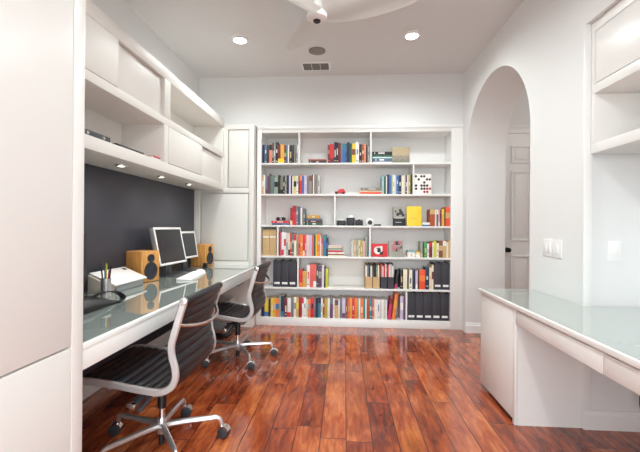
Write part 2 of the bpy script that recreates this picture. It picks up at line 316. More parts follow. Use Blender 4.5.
ax.box((XR, WIN_Y - .2, 0), (XR + .12, Y0, .95)).box((XR, -.9, .95), (XR + .12, Y0, 2.30)).box((XR, WIN_Y - .2, .95), (XR + .12, -2.1, 2.30)).box((XR, WIN_Y - .2, 2.30), (XR + .12, Y0, 2.482))
struct(ax.build('wall_alcove', M['wall'], smooth=False))
wf = MB()
for y in (-2.1, -1.5, -.95): wf.box((XR + .03, y, .95), (XR + .08, y + .05, 2.30), .004)
for z in (.95, 2.25): wf.box((XR + .035, -2.05, z), (XR + .075, -.95, z + .05), .004)
struct(wf.build('added_side_window', M['trim']))  # unseen side window, added to brighten the left cabinet and desk front
# hall beyond the arch
struct(MB().prism([(XR, 0), (XR, CEIL), (3.3, CEIL), (3.3, 0), (2.74, 0), (2.74, 2.40), (1.93, 2.40), (1.93, 0)], 'y', 4.79, 5.06).build('wall_hall_back', M['wall'], smooth=False))
struct(MB().box((3.0, 2.4, 0), (3.3, 4.79, CEIL)).build('wall_hall_side', M['wall'], smooth=False))
struct(MB().box((XR, 2.412, 0), (3.0, 2.53, CEIL)).build('wall_hall_front', M['wall'], smooth=False))
# wall behind the camera with a wide window opening
struct(MB().prism([(XL, 0), (XL, CEIL), (XR, CEIL), (XR, 0), (1.75, 0), (1.75, 2.75), (-1.7, 2.75), (-1.7, 0)], 'y', WIN_Y - .2, WIN_Y).build('wall_front', M['wall'], smooth=False))
wf = MB()
for x in (-1.7, -.59, .56, 1.69): wf.box((x, WIN_Y - .12, .0), (x + .06, WIN_Y - .06, 2.75), .004)
for z in (.0, 2.69): wf.box((-1.64, WIN_Y - .115, z), (1.69, WIN_Y - .065, z + .06), .004)
struct(wf.build('window_1', M['trim']))
# baseboards
def board(name, a, b, axis, sgn):
    m = MB()
    if axis == 'x':   # runs along x, face at a[1] looking to sgn
        y = a[1]
        pr = [(y, .0), (y + sgn * .018, .0), (y + sgn * .018, .085), (y + sgn * .009, .098), (y + sgn * .009, .112), (y, .118)]
        m.prism(pr, 'x', a[0], b[0])
    else:
        x = a[0]
        pr = [(x, .0), (x + sgn * .018, .0), (x + sgn * .018, .085), (x + sgn * .009, .098), (x + sgn * .009, .112), (x, .118)]
        m.prism(pr, 'y', a[1], b[1])
    return struct(m.build(name, M['trim'], smooth=False))
board('baseboard_arch', (1.424, AC + AR), (XR, AC + AR), 'x', -1)
board('baseboard_niche', (1.472, Y0), (XR, Y0), 'x', -1)
board('baseboard_left', (XL + .005, 1.42), (XL + .005, 4.48), 'y', 1)
board('baseboard_alcove', (XR, -2.3), (XR, Y0 - .02), 'y', -1)
struct(MB().box((1.463, Y0 - .016, .118), (1.511, Y0, 2.482), .003).build('trim_2', M['trim']))

# hall door with moulded panels
dm = MB().box((1.931, 4.80, .002), (2.739, 4.84, 2.399))
d = struct(dm.build('door_1', M['trim'], smooth=False))
pn = MB()
for z0, z1 in ((2.03, 2.245), (1.07, 1.93), (.20, .885)):
    for x0, x1 in ((2.06, 2.30), (2.37, 2.61)):
        for k, (o, y) in enumerate(((0, 4.782), (.020, 4.7985), (.045, 4.787))):
            if k == 1: continue
            if k == 2: pn.box((x0 + o, y, z0 + o), (x1 - o, 4.802, z1 - o), .004)
            else:
                for a_, b_ in (((x0, z0), (x1, z0 + .016)), ((x0, z1 - .016), (x1, z1)), ((x0, z0 + .016), (x0 + .016, z1 - .016)), ((x1 - .016, z0 + .016), (x1, z1 - .016))):
                    pn.box((a_[0], y, a_[1]), (b_[0], 4.802, b_[1]), .002)
pn.build('door_panel', M['trim'], d)
cs = MB()
cs.box((1.872, 4.782, 2.40), (2.80, 4.792, 2.475), .004).box((1.872, 4.778, 2.475), (2.83, 4.792, 2.50), .003)
cs.box((1.872, 4.782, 0), (1.935, 4.792, 2.40), .004).box((2.735, 4.782, 0), (2.80, 4.792, 2.40), .004)
struct(cs.build('trim_3', M['trim']))
dh = MB().cyl((2.015, 4.80, .957), (2.015, 4.786, .957), .03).cyl((2.015, 4.79, .957), (2.015, 4.745, .957), .011)
dh.sphere((2.015, 4.735, .957), .030, (1, .8, 1))
dh.build('door_handle', M['bronze'], d)

# ------------------------------------------------------------------ left: tall cabinet at the camera's side
t = thing('tall_cabinet', 'tall white flat-door cabinet standing beside the near end of the long desk', 'cabinet', (-1.43, .88, 0))
FX = -1.025
W(MB().box((XL + .001, .35, .0), (FX - .02, 1.417, 2.52)), 'body', M['cab'], t, smooth=False)
W(MB().box((FX - .0195, 1.357, 0), (FX, 1.417, 2.52), .002), 'stile', M['cab'], t)
W(MB().box((FX - .0195, .352, .772), (FX - .001, 1.353, 2.517), .0025), 'door', M['cab'], t)
W(MB().box((FX - .0195, .352, .02), (FX - .001, 1.353, .764), .0025), 'door', M['cab'], t)

# tall cabinet built in at the back corner
t = thing('tall_cabinet', 'white built-in cabinet with two flat doors beside the bookcase', 'cabinet', (-1.47, 4.7, 0))
W(MB().box((XL + .001, 4.515, .0), (-1.10, 4.955, 2.462)), 'body', M['cabwarm'], t, smooth=False)
fr = MB()
fr.box((XL + .001, 4.48, .1), (-1.757, 4.5145, 1.66), .0015).box((-1.157, 4.48, .1), (-1.10, 4.5145, 2.462), .0015)
fr.box((-1.757, 4.48, 1.628), (-1.157, 4.5145, 1.689), .0015).box((-1.757, 4.48, .1), (-1.157, 4.5145, .798), .0015)
fr.box((XL + .001, 4.48, 2.401), (-1.157, 4.5145, 2.462), .0015).box((XL + .001, 4.48, 1.689), (-1.421, 4.5145, 2.401), .0015)
fr.box((XL + .001, 4.485, .0), (-1.10, 4.5145, .1), .0015)
W(fr, 'face_frame', M['cabwarm'], t)
W(MB().box((-1.7455, 4.486, .8095), (-1.1685, 4.4985, 1.6165), .002), 'door', M['cabwarm'], t)
W(MB().box((-1.4095, 4.486, 1.7005), (-1.1685, 4.4985, 2.3895), .002), 'door', M['cabwarm'], t)

# ------------------------------------------------------------------ left: long wall shelf unit
SX = -1.467
t = thing('wall_cabinet', 'long white wall cabinet with sliding doors and open niches above the charcoal wall', 'wall cabinet', (-1.65, 2.95, 1.665))
A, B = 1.4175, 4.479
W(MB().box((XL + .001, A, 1.665), (SX, B, 1.745), .0015), 'bottom_board', M['cabwarm'], t)
W(MB().box((XL + .001, A, 2.055), (SX, B, 2.115), .0015), 'middle_board', M['cabwarm'], t)
W(MB().box((XL + .001, A, 2.43), (SX, B, 2.52), .0015), 'top_board', M['cabwarm'], t)
W(MB().box((XL + .001, A, 1.745), (XL + .012, B, 2.43)), 'back_panel', M['cabwarm'], t, smooth=False)
W(MB().box((XL + .012, 2.965, 1.745), (SX, 3.03, 2.055), .0015), 'divider', M['cabwarm'], t)
W(MB().box((XL + .012, 2.965, 2.115), (SX, 3.07, 2.43), .0015), 'divider', M['cabwarm'], t)
W(MB().box((XL + .012, 4.445, 1.745), (SX, B, 2.055), .0015), 'end_panel', M['cabwarm'], t)
W(MB().box((XL + .012, 4.445, 2.115), (SX, B, 2.43), .0015), 'end_panel', M['cabwarm'], t)
for y0, y1, z0, z1, x in ((A, 2.335, 2.118, 2.426, SX + .003), (2.30, 2.964, 2.118, 2.418, SX - .022), (3.033, 3.775, 1.749, 2.051, SX + .003), (3.74, 4.444, 1.749, 2.043, SX - .022)):
    W(MB().box((x - .018, y0, z0), (x, y1, z1), .002), 'sliding_door', M['cabwarm'], t)
for i, y in enumerate((2.607, 3.21, 3.80)):
    p = thing('spotlight', ('small round light under the wall cabinet, nearest the tall cabinet with the long seam', 'small round light under the wall cabinet, middle of the three', 'small round light under the wall cabinet, nearest the two-door corner cabinet')[i], 'light', (-1.61, y, 1.65), 0, 'small lights under the wall cabinet')
    MB().lathe([(.026, .003), (.028, 0), (.040, .002), (.042, .0145), (.026, .0145), (.026, .003)]).build('rim', M['alu'], p)
    MB().lathe([(0, .004), (.026, .004), (.026, .012), (0, .012)]).build('lens', M['puck'], p)

# ------------------------------------------------------------------ left desk
t = thing('desk', 'long white built-in desk with pale glass top along the charcoal wall', 'desk', (-1.43, 2.95, 0))
W(MB().box((XL + .006, 1.419, .733), (FX, 4.479, .7535), .002), 'desktop', M['cab'], t)
W(MB().box((XL + .007, 1.420, .7535), (FX - .022, 4.478, .755), .0), 'glass_top', M['glass'], t, smooth=False)
W(MB().box((FX - .024, 1.419, .653), (FX - .003, 4.479, .7325), .002), 'apron', M['cab'], t)
W(MB().box((XL + .03, 3.0, .653), (FX - .03, 3.03, .7325)), 'support_rail', M['cab'], t)
t = thing('cable_tray', 'dark metal tray fixed under the far end of the long desk', 'tray', (-1.15, 3.95, .70))
W(MB().box((-1.28, 3.86, .60), (-1.10, 4.05, .606), .002).box((-1.28, 3.86, .60), (-1.274, 4.05, .64)).box((-1.106, 3.86, .60), (-1.10, 4.05, .64)), 'tray', M['darkgrey'], t)
W(MB().box((-1.21, 3.93, .606), (-1.17, 3.97, .7326)), 'mount_bracket', M['black'], t)
t = thing('computer_tower', 'grey computer tower with dark base on the floor under the long desk', 'computer', (-1.42, 4.2, 0))
W(MB().box((-1.56, 4.02, .0), (-1.26, 4.40, .05), .006), 'base', M['black'], t)
W(MB().box((-1.55, 4.03, .05), (-1.27, 4.39, .40), .012), 'case', M['alu'], t)
W(MB().box((-1.50, 4.024, .10), (-1.32, 4.0305, .36), .004), 'front_panel', M['greyplastic'], t)

# ------------------------------------------------------------------ right counter
t = thing('counter_desk', 'white built-in counter with pale glass top running under the arch and niche', 'desk', (1.4, 2.0, 0))
def wx(y): return 1.42 + .05 * (YB - y) / 2.2 - .002
ct = [(1.055, .5), (1.055, 3.02), (wx(3.02), 3.02), (wx(2.412), 2.392), (XR - .002, 2.392), (XR - .002, .5)]
W(MB().prism(ct, 'z', .728, .7535, bev=.0015), 'countertop', M['cab'], t)
gl = [(1.072, .51), (1.072, 3.005), (wx(3.005) - .001, 3.005), (wx(2.412) - .001, 2.391), (XR - .004, 2.391), (XR - .004, .51)]
W(MB().prism(gl, 'z', .7535, .755), 'glass_top', M['glass'], t, smooth=False)
W(MB().box((1.082, .5, .632), (1.10, 2.40, .7275)), 'apron', M['cab'], t, smooth=False)
for y0, y1 in ((1.617, 2.396), (.80, 1.612)):
    W(MB().box((1.065, y0, .630), (1.083, y1, .718), .002), 'drawer', M['cab'], t)
W(MB().box((1.10, .5, .02), (XR - .01, .53, .7275)), 'end_panel', M['cab'], t, smooth=False)
t = thing('base_cabinet', 'white base cabinet with flat door under the far end of the glass counter', 'cabinet', (1.26, 2.7, 0))
W(MB().prism([(1.085, 2.413), (1.085, 2.995), (wx(2.995) - .001, 2.995), (wx(2.413) - .001, 2.413)], 'z', .045, .7275), 'body', M['cab'], t, smooth=False)
W(MB().prism([(1.135, 2.43), (1.135, 2.99), (wx(2.99) - .001, 2.99), (wx(2.43) - .001, 2.43)], 'z', .0, .045), 'plinth', M['cab'], t, smooth=False)
W(MB().box((1.067, 2.4455, .03), (1.0845, 2.998, .722), .002), 'door', M['cab'], t)
W(MB().box((1.067, 2.411, .0), (1.0845, 2.4425, .727), .002), 'stile', M['cab'], t)
W(MB().prism([(1.085, 2.411), (1.085, 2.4128), (wx(2.413) - .001, 2.4128), (wx(2.413) - .001, 2.411)], 'z', .0, .7275), 'side_panel', M['cab'], t, smooth=False)

# right upper cabinet
UX = 1.50
t = thing('wall_cabinet', 'white wall cabinet with flat door above an open shelf, over the glass counter', 'wall cabinet', (1.68, 1.5, 1.685))
A, B = .5, 2.392
W(MB().box((UX, A, 1.685), (XR - .002, B, 1.745), .0015), 'bottom_board', M['cab'], t)
W(MB().box((UX, A, 2.045), (XR - .002, B, 2.10), .0015), 'middle_board', M['cab'], t)
W(MB().box((UX, A, 2.418), (XR - .002, B, 2.48), .0015), 'top_board', M['cab'], t)
W(MB().box((XR - .014, A, 1.745), (XR - .002, B, 2.418)), 'back_panel', M['cab'], t, smooth=False)
for z0, z1 in ((1.745, 2.045), (2.10, 2.418)):
    W(MB().box((UX, B - .03, z0), (XR - .014, B, z1), .0015), 'end_panel', M['cab'], t)
    W(MB().box((UX, A, z0), (XR - .014, A + .03, z1), .0015), 'end_panel', M['cab'], t)
for y0, y1 in ((1.45, 2.358), (.534, 1.445)):
    W(MB().box((UX - .001, y0, 2.104), (UX + .017, y1, 2.414), .002), 'door', M['cab'], t)

# wall switches
def plate(label, loc, rz, kind):
    p = thing('light_switch' if kind != 'outlet' else 'wall_outlet', label, 'switch' if kind != 'outlet' else 'outlet', loc, rz)
    # local: plate in the x-z plane, facing -y
    w = .118 if kind == 'double' else (.104 if kind == 'wide' else .078)
    MB().box((-w / 2, -.006, -.062), (w / 2, 0, .062), .0025).build('cover_plate', M['whiteplastic'], p)
    xs = (-.024, .024) if kind == 'double' else (0,)
    for x in xs:
        MB().box((x - .017, -.010, -.034), (x + .017, -.0055, .034), .002).build('rocker', M['whiteplastic'], p)
    return p
sw_rz = math.atan2(.05, 2.2)
plate('white double rocker switch plate on the wall between arch and niche, closest to the arch', (wr((2.79, 0)), 2.790, 1.09), R(-90) - sw_rz * -1, 'double')
plate('white single switch plate on the wall between arch and niche, closest to the niche', (wr((2.677, 0)), 2.677, 1.087), R(-90) - sw_rz * -1, 'wide')
plate('white single switch plate inside the niche above the glass counter', (1.653, Y0, 1.092), 0, 'single')
cb = MB().tube(spline([(1.74, 2.2, .63), (1.735, 2.22, .5), (1.70, 2.25, .33), (1.715, 2.28, .2), (1.77, 2.3, .1), (1.8, 2.25, .012), (1.8, 2.0, .008)], 8), .006)
tag(cb.build('power_cable', M['cable']), 'grey cable hanging below the glass counter inside the niche', 'cable')

# ------------------------------------------------------------------ ceiling fittings
for i, x in enumerate((-1.05, .639)):
    p = thing('ceiling_light', ('round recessed ceiling light above the long desk side, near the corner cabinet', 'round recessed ceiling light near the arch wall')[i], 'light', (x, 3.67, CEIL - .02), 0, 'recessed ceiling lights')
    MB().lathe([(.058, .006), (.062, 0), (.084, .008), (.088, .0195), (.058, .0195), (.058, .006)], n=40).build('trim_ring', M['trim'], p)
    MB().lathe([(0, .008), (.058, .008), (.058, .018), (0, .018)], n=40).build('lens', M['lamp'], p)
p = thing('ceiling_vent', 'white rectangular ceiling vent with three grey sections', 'vent', (-.338, 4.32, CEIL - .014))
MB().box((-.172, -.112, 0), (.172, .112, .0135), .003).build('frame', M['trim'], p)
for x in (-.147, -.048, .051):
    s = MB().box((x, -.085, -.002), (x + .094, .085, .004))
    s.build('grille', M['slot'], p, smooth=False)
p = thing('ceiling_speaker', 'round grey ceiling speaker between the fan and the vent', 'speaker', (-.30, 3.955, CEIL - .012))
MB().lathe([(0, .0), (.082, .0), (.088, .004), (.088, .0115), (0, .0115)], n=40).build('grille', M['grille'], p)

# fan
HX, HY, HZ = -.21, 2.72, 2.735
fan = thing('ceiling_fan', 'white three-blade ceiling fan with scooped blades', 'fan', (HX, HY, CEIL))
MB().lathe([(0, -.0), (.075, -.001), (.072, -.03), (.03, -.075), (0, -.08)], n=32).build('canopy', M['fan'], fan)
MB().cyl((0, 0, -.33), (0, 0, -.05), .029).build('downrod', M['fan'], fan)
z0 = HZ - CEIL
MB().lathe([(0, .14), (.034, .135), (.042, .10), (.058, .06), (.075, .03), (.072, .010), (.050, -.005), (.022, -.008), (0, -.008)], (0, 0, z0), n=40).build('motor_hub', M['fan'], fan)
MB().lathe([(0, -.010), (.023, -.010), (.027, -.006), (.027, .004), (0, .004)], (0, 0, z0 - .008), n=24).build('sensor_cap', M['black'], fan)
def blade(ang):
    m = bmesh.new(); NS, NC = 26, 8; rows = []
    for i in range(NS + 1):
        t = i / NS; r = .05 + .70 * t
        half = .075 + .06 * math.sin(math.pi * min(1, t * .95 + .12)) ** .8
        if t > .86: half *= max(.12, math.sqrt(max(0, 1 - ((t - .86) / .145) ** 2)))
        sweep_ = .10 * t * t - .03 * t
        pitch = R(-24) * (1 - .45 * t)
        rise = .075 * t ** 1.6
        row = []
        for j in range(NC + 1):
            s = (j / NC - .5) * 2 * half
            cup = .035 * ((j / NC - .5) * 2) ** 2 * (1 - .5 * t)
            row.append(m.verts.new((r, s * math.cos(pitch) + sweep_, z0 + .03 + rise + s * math.sin(pitch) + cup)))
        rows.append(row)
    for a, b in zip(rows, rows[1:]):
        for j in range(NC): m.faces.new((a[j], b[j], b[j + 1], a[j + 1]))
    bmesh.ops.solidify(m, geom=list(m.faces), thickness=.006)
    bmesh.ops.rotate(m, cent=(0, 0, 0), matrix=Matrix.Rotation(ang, 3, 'Z'), verts=m.verts)
    bmesh.ops.recalc_face_normals(m, faces=m.faces)
    k = MB(); k.bm.free(); k.bm = m
    return k
for a in (107, 230, -12): blade(R(a)).build('blade', M['fan'], fan)

# ------------------------------------------------------------------ bookcase
SH = [.095, .472, .860, 1.243, 1.630, 2.014]      # top faces, bottom to top
BL, BR, BT, BBACK = -1.035, 1.281, 2.387, 4.905
t = thing('bookcase', 'large white built-in bookcase filling the end wall', 'bookcase', (.12, 4.75, 0))
W(MB().box((-1.088, YB - .004, 0), (BL, YB + .02, 2.466), .0015), 'stile', M['trim'], t)
W(MB().box((BR, YB - .004, 0), (1.419, YB + .02, 2.466), .0015), 'stile', M['trim'], t)
W(MB().box((BL, YB - .004, BT), (BR, YB + .02, 2.466), .0015), 'top_rail', M['trim'], t)
W(MB().box((-1.088, YB - .014, 2.43), (1.419, YB - .004, 2.466), .003), 'crown_strip', M['trim'], t)
W(MB().box((BL, YB - .004, 0), (BR, YB + .02, .0945), .0015), 'base_rail', M['trim'], t)
W(MB().box((-1.06, BBACK, .05), (1.32, BBACK + .02, 2.44)), 'back_panel', M['trim'], t, smooth=False)
W(MB().box((BL - .02, YB + .02, .0), (BL, BBACK, 2.44)), 'side_panel', M['trim'], t, smooth=False)
W(MB().box((BR, YB + .02, .0), (BR + .02, BBACK, 2.44)), 'side_panel', M['trim'], t, smooth=False)
W(MB().box((BL, YB + .02, BT), (BR, BBACK, BT + .02)), 'top_panel', M['trim'], t, smooth=False)
W(MB().box((BL, YB + .02, .07), (BR, BBACK, SH[0])), 'shelf', M['trim'], t, smooth=False)
for z in SH[1:]:
    W(MB().box((BL + .0003, YB, z - .022), (BR - .0003, BBACK, z), .001), 'shelf', M['trim'], t)
for x, k in ((-.566, 5), (.319, 5), (.836, 4), (-.117, 3), (-.824, 2), (.315, 2), (-.568, 1), (.761, 0)):
    top = (SH[k + 1] - .022) if k < 5 else BT
    W(MB().box((x - .009, YB + .001, SH[k]), (x + .009, BBACK, top), .0), 'divider', M['trim'], t, smooth=False)

# ------------------------------------------------------------------ books
def book_mesh(axes, t, l, d, c, band=None):
    """t thickness, l spine length, d depth; spine looks to -y"""
    m = MB(); bt = min(.0028, t * .16)
    def bx(a, b, mi, bev=0):
        if axes == 'up': m.box((a[0], a[2], a[1]), (b[0], b[2], b[1]), bev, mi)
        else: m.box((a[1], a[2], a[0]), (b[1], b[2], b[0]), bev, mi)
    bx((0, 0, .001), (bt, l, d), 0); bx((t - bt, 0, .001), (t, l, d), 0)
    bx((0, 0, 0), (t, l, .004), 0, .0012)
    bx((bt * 1.02, .003, .004), (t - bt * 1.02, l - .003, d - .003), 1)
    mats = [bmat(c), M['paper']]
    if band:
        mats.append(bmat(band))
        k = rng.choice((0, 1, 2))
        a, b = ((.70, .985), (.02, .26), (.42, .72))[k]
        bx((.0006, l * a, -.0006), (t - .0006, l * b, .003), 2)
    elif t > .018 and rng.random() < .55:
        mats.append(bmat(rng.choice(('white', 'cream', 'black', 'tan', 'pale grey')) if c not in ('white', 'cream', 'pale grey', 'pale pink') else rng.choice(('slate grey', 'coral', 'tan', 'slate blue'))))
        a = rng.uniform(.55, .75); bx((t * .3, l * a, -.0005), (t * .7, l * (a - rng.uniform(.15, .35)), .003), 2)
        a = rng.uniform(.08, .14); bx((t * .2, l * a, -.0005), (t * .8, l * (a + .035), .003), 2)
    return m, mats
ORD = ['zeroth', 'first', 'second', 'third', 'fourth', 'fifth', 'sixth', 'seventh', 'eighth', 'ninth', 'tenth', 'eleventh', 'twelfth', 'thirteenth', 'fourteenth', 'fifteenth', 'sixteenth', 'seventeenth', 'eighteenth', 'nineteenth', 'twentieth']
TENS = {2: 'twenty', 3: 'thirty', 4: 'forty', 5: 'fifty', 6: 'sixty'}
TENTH = {3: 'thirtieth', 4: 'fortieth', 5: 'fiftieth', 6: 'sixtieth'}
def ordinal(n):
    if n <= 20: return ORD[n]
    return TENTH[n // 10] if n % 10 == 0 else TENS[n // 10] + '-' + ORD[n % 10]
PLACE = {'1a': (5, "in the top shelf's left bay", 'books in the left bay of the top shelf'), '1b': (5, "in the top shelf's middle bay", 'books in the middle bay of the top shelf'),
         '2a': (4, 'in the second shelf\'s left run', 'books in the left run of the second shelf'), '2b': (4, 'in the second shelf\'s right run', 'books in the right run of the second shelf'),
         '3a': (3, 'in the third shelf\'s short run', 'books in the short run of the third shelf'), '3c': (3, "at the third shelf's right end", 'books at the right end of the third shelf'),
         '4b': (2, 'beside the fourth shelf\'s tan files', 'books beside the tan files'), '4d': (2, 'in the fourth shelf\'s pale middle run', 'books in the middle run of the fourth shelf'),
         '4e': (2, "at the fourth shelf's right end", 'books at the right end of the fourth shelf'), '5b': (1, 'beside the fifth shelf\'s three binders', 'books beside the three charcoal binders'),
         '5d': (1, 'beside the fifth shelf\'s two binders', 'books beside the two charcoal binders'), '6a': (0, 'in the bottom shelf\'s long run', 'books in the long run of the bottom shelf')}
def put_book(c, t, l, d, loc, axes, label, group, band=None, tilt=0.0):
    m, mats = book_mesh(axes, t, l, d, c, band)
    o = m.build('book', mats); o.location = (loc[0], loc[1], loc[2] + t * math.sin(tilt)); o.rotation_euler = (0, tilt, 0)
    return tag(o, label, 'book', group)
def size_word(t, h): return 'slim ' if t < .019 else ('thick ' if t > .036 else '')
BOUND = {'1a': (BL, -.576), '1b': (-.556, .309), '2a': (BL, .826), '2b': (-.2, .826), '3a': (BL, -.127), '3c': (-.1, BR), '4b': (-.814, .305), '4d': (-.814, .305), '4e': (.325, BR), '5b': (-.558, BR), '5d': (-.558, BR), '6a': (BL, .751)}
BOOK_ROWS['6a'] = BOOK_ROWS['6a'][:-1]
for key, rows in BOOK_ROWS.items():
    k, where, grp = PLACE[key]
    for n, row in enumerate(rows, 1):
        x, w, h, c = row[:4]; band = row[4] if len(row) > 4 else None
        x0 = max(x, BOUND[key][0] + .001); w = min(x + w, BOUND[key][1] - .001) - x0; x = x0
        cname = c + (' and ' + band if band else '')
        put_book(c, w - .0008, min(h, .335), rng.uniform(.15, .2), (x + .0004, YB + .03 + rng.uniform(0, .02), SH[k] + .0004), 'up',
                 f"{size_word(w, h)}{cname} book, {ordinal(n)} from left {where}", grp, band)
# lying books: colour, x0, x1, thickness, label ; stacked from the shelf up
def stack(k, where, rows, grp, z=None):
    z = SH[k] + .0004 if z is None else z
    for c, x0, x1, th, lab in rows:
        put_book(c, th - .0006, x1 - x0, .17, (x0, YB + .035 + rng.uniform(0, .012), z), 'flat', lab + ' ' + where, grp)
        z += th
    return z
stack(5, 'of the lying pair in the top shelf\'s middle bay', [('charcoal', -.447, -.232, .034, 'dark grey book, lower'), ('rust', -.452, -.230, .017, 'rust book, upper')], 'lying books in the middle bay of the top shelf')
stack(5, 'in the lying stack on the top shelf', [('white', .352, .578, .019, 'white book at the bottom'), ('slate blue', .350, .580, .042, 'thick slate blue book'), ('mint', .340, .578, .018, 'pale mint book'), ('dark green', .336, .580, .027, 'dark green book'), ('black', .338, .580, .037, 'thick black book on top')], 'lying stack on the top shelf')
stack(4, 'in the lying stack on the second shelf', [('orange red', .193, .455, .029, 'orange red book at the bottom'), ('cream', .196, .458, .020, 'cream book in the middle'), ('brown grey', .198, .463, .032, 'brown grey book on top')], 'lying stack on the second shelf')
stack(3, 'of the lying pair under sunglasses on the third shelf', [('slate blue', -.905, -.690, .026, 'slate blue book, lower'), ('red', -.913, -.682, .028, 'red book, upper')], 'lying books under the sunglasses')
stack(3, 'in the lying stack on the third shelf', [('dark green', -.489, -.273, .038, 'dark green book at the bottom'), ('maroon', -.487, -.275, .022, 'maroon book'), ('slate blue', -.489, -.276, .026, 'slate blue book'), ('mustard', -.467, -.308, .040, 'small mustard book on top')], 'lying stack on the third shelf')
stack(2, 'in the lying stack on the fourth shelf', [('cream', -.198, .010, .016, 'cream book at the bottom'), ('brown', -.198, -.004, .014, 'brown book'), ('white', -.200, -.002, .022, 'white book'), ('red', -.200, -.020, .020, 'red book'), ('pale grey', -.199, -.022, .018, 'pale grey book'), ('grey green', -.196, -.018, .014, 'grey green book'), ('cream', -.198, -.030, .018, 'upper cream book'), ('pale pink', -.197, -.022, .016, 'pale pink book on top')], 'lying stack on the fourth shelf')
stack(2, 'of the lying pair by the photo-cover book on the fourth shelf', [('white', .776, .872, .060, 'thick white book, lower'), ('pale teal', .786, .872, .020, 'pale teal book, upper')], 'small lying books on the fourth shelf')
stack(2, 'lying between green spines and white pair on the fourth shelf', [('white', .878, .929, .052, 'thick white book'), ('yellow', .879, .930, .016, 'yellow book')], 'small lying books beside the green spines')
stack(3, 'lying by the yellow cover on the third shelf', [('blue', .958, .985, .001, 'x')][:0] + [('blue', .953, 1.030, .018, 'blue book'), ('white', .953, 1.040, .028, 'white book')], 'lying books by the yellow cover')

# face-out books: slim slabs leaning on the shelf back or standing free
def face_out(name, x0, x1, z, h, cover, label, cat='book', y=YB + .05, th=.022, lean=7, deco=None):
    r = thing(name, label, cat, (x0, y, z + .0006 + th * math.sin(R(lean))), 0)
    r.rotation_euler = (R(-lean), 0, 0)
    w = x1 - x0
    MB().box((0, 0, 0), (w, .003, h), .0008).box((0, th - .003, 0), (w, th, h), .0008).box((0, 0, 0), (.003, th, h), .0008).build('cover', cover, r)
    MB().box((.003, .003, .003), (w - .003, th - .003, h - .003)).build('pages', M['paper'], r, smooth=False)
    for nm, mb, mt in (deco(w, h) if deco else []): mb.build(nm, mt, r)
    return r
def deco_dots(w, h):
    cols = {'r': bmat('dark red'), 'b': bmat('dark brown'), 'k': bmat('black')}
    grid = ['b.bb..', '.b..bb', '...b..', 'k.kbk.', 'b.bbrr', '...rr.']
    out = []
    for code in 'rbk':
        m = MB()
        for i, row in enumerate(grid):
            for j, ch in enumerate(row):
                if ch == code: m.cyl((.018 + (w - .036) * j / 5, -.0012, h - .03 - (h - .06) * i / 5), (.018 + (w - .036) * j / 5, .001, h - .03 - (h - .06) * i / 5), .0155, n=16)
        out.append(('cover_dots', m, cols[code]))
    return out
face_out('book', .858, 1.062, SH[4], .255, bmat('white'), 'white book standing face-out with a grid of dark red and brown dots', deco=deco_dots)
def deco_land(w, h):
    m = MB().box((.004, -.0008, h * .46), (w - .004, .001, h - .004)); n = MB()
    for i in range(9):
        x = .012 + (w - .024) * i / 8; n.box((x - .008, -.0012, .03 + .012 * (i % 3)), (x + .008, .001, .075 + .012 * ((i * 5) % 4)), .001)
    return [('cover_picture', m, bmat('wheat')), ('cover_picture', n, bmat('taupe'))]
face_out('book', .583, .795, SH[5], .20, bmat('olive grey'), 'olive and tan landscape-cover book standing face-out on the top shelf', deco=deco_land)
def deco_bw(w, h):
    m = MB().box((.003, -.0008, h * .42), (w - .003, .001, h - .003)); n = MB()
    for x, z, r in ((.06, .62, .022), (.10, .70, .026), (.125, .58, .020), (.035, .78, .012), (.09, .84, .018)): n.cyl((x, -.0014, h * z), (x, .001, h * z), r, n=18)
    l = MB().box((.03, -.001, h * .17), (w - .05, .001, h * .20)).box((.02, -.001, h * .40), (w - .02, .001, h * .43))
    return [('cover_picture', m, bmat('stone grey')), ('cover_picture', n, bmat('charcoal')), ('cover_lettering', l, bmat('pale grey'))]
face_out('book', .598, .752, SH[3], .228, bmat('black'), 'black and grey photo-cover book standing face-out beside the yellow one', deco=deco_bw)
face_out('book', .767, .946, SH[3], .242, bmat('yellow'), 'bright yellow book standing face-out on the third shelf', deco=lambda w, h: [('cover_lettering', MB().box((.045, -.0008, h * .385), (.125, .001, h * .40)).box((.06, -.0008, h * .36), (.115, .001, h * .37)), bmat('olive yellow'))])
def deco_red(w, h):
    cx, cz = w * .45, h * .5
    a = MB().cyl((cx - .012, -.001, cz - .002), (cx - .012, .001, cz - .002), .048, n=28).box((cx + .01, -.0009, cz - .01), (cx + .045, .001, cz + .05), .003)
    b = MB().cyl((cx + .002, -.0018, cz - .004), (cx + .002, -.0008, cz - .004), .024, n=24).box((cx + .012, -.0018, cz - .055), (cx + .05, -.0006, cz - .022), .003).box((cx - .03, -.0018, cz + .018), (cx + .02, -.0008, cz + .03), .002)
    return [('emblem', a, bmat('white')), ('emblem', b, bmat('black'))]
face_out('book', .341, .534, SH[2], .160, bmat('red'), 'red book with a black and white emblem standing face-out on fourth shelf', th=.03, lean=4, deco=deco_red)
def deco_collage(w, h):
    m, n, l = MB(), MB(), MB()
    rr = random.Random(3)
    for i in range(16):
        x, z = rr.uniform(.01, w - .05), rr.uniform(.06, h - .04)
        (m, n, l)[i % 3].box((x, -.0008 - .0002 * (i % 5), z), (x + rr.uniform(.02, .05), .001, z + rr.uniform(.02, .05)), .0006)
    return [('cover_picture', m, bmat('taupe')), ('cover_picture', n, bmat('charcoal')), ('cover_picture', l, bmat('dusty pink'))]
face_out('book', .549, .724, SH[2], .200, bmat('stone grey'), 'grey book with a busy collage photo cover beside the red emblem book', deco=deco_collage)

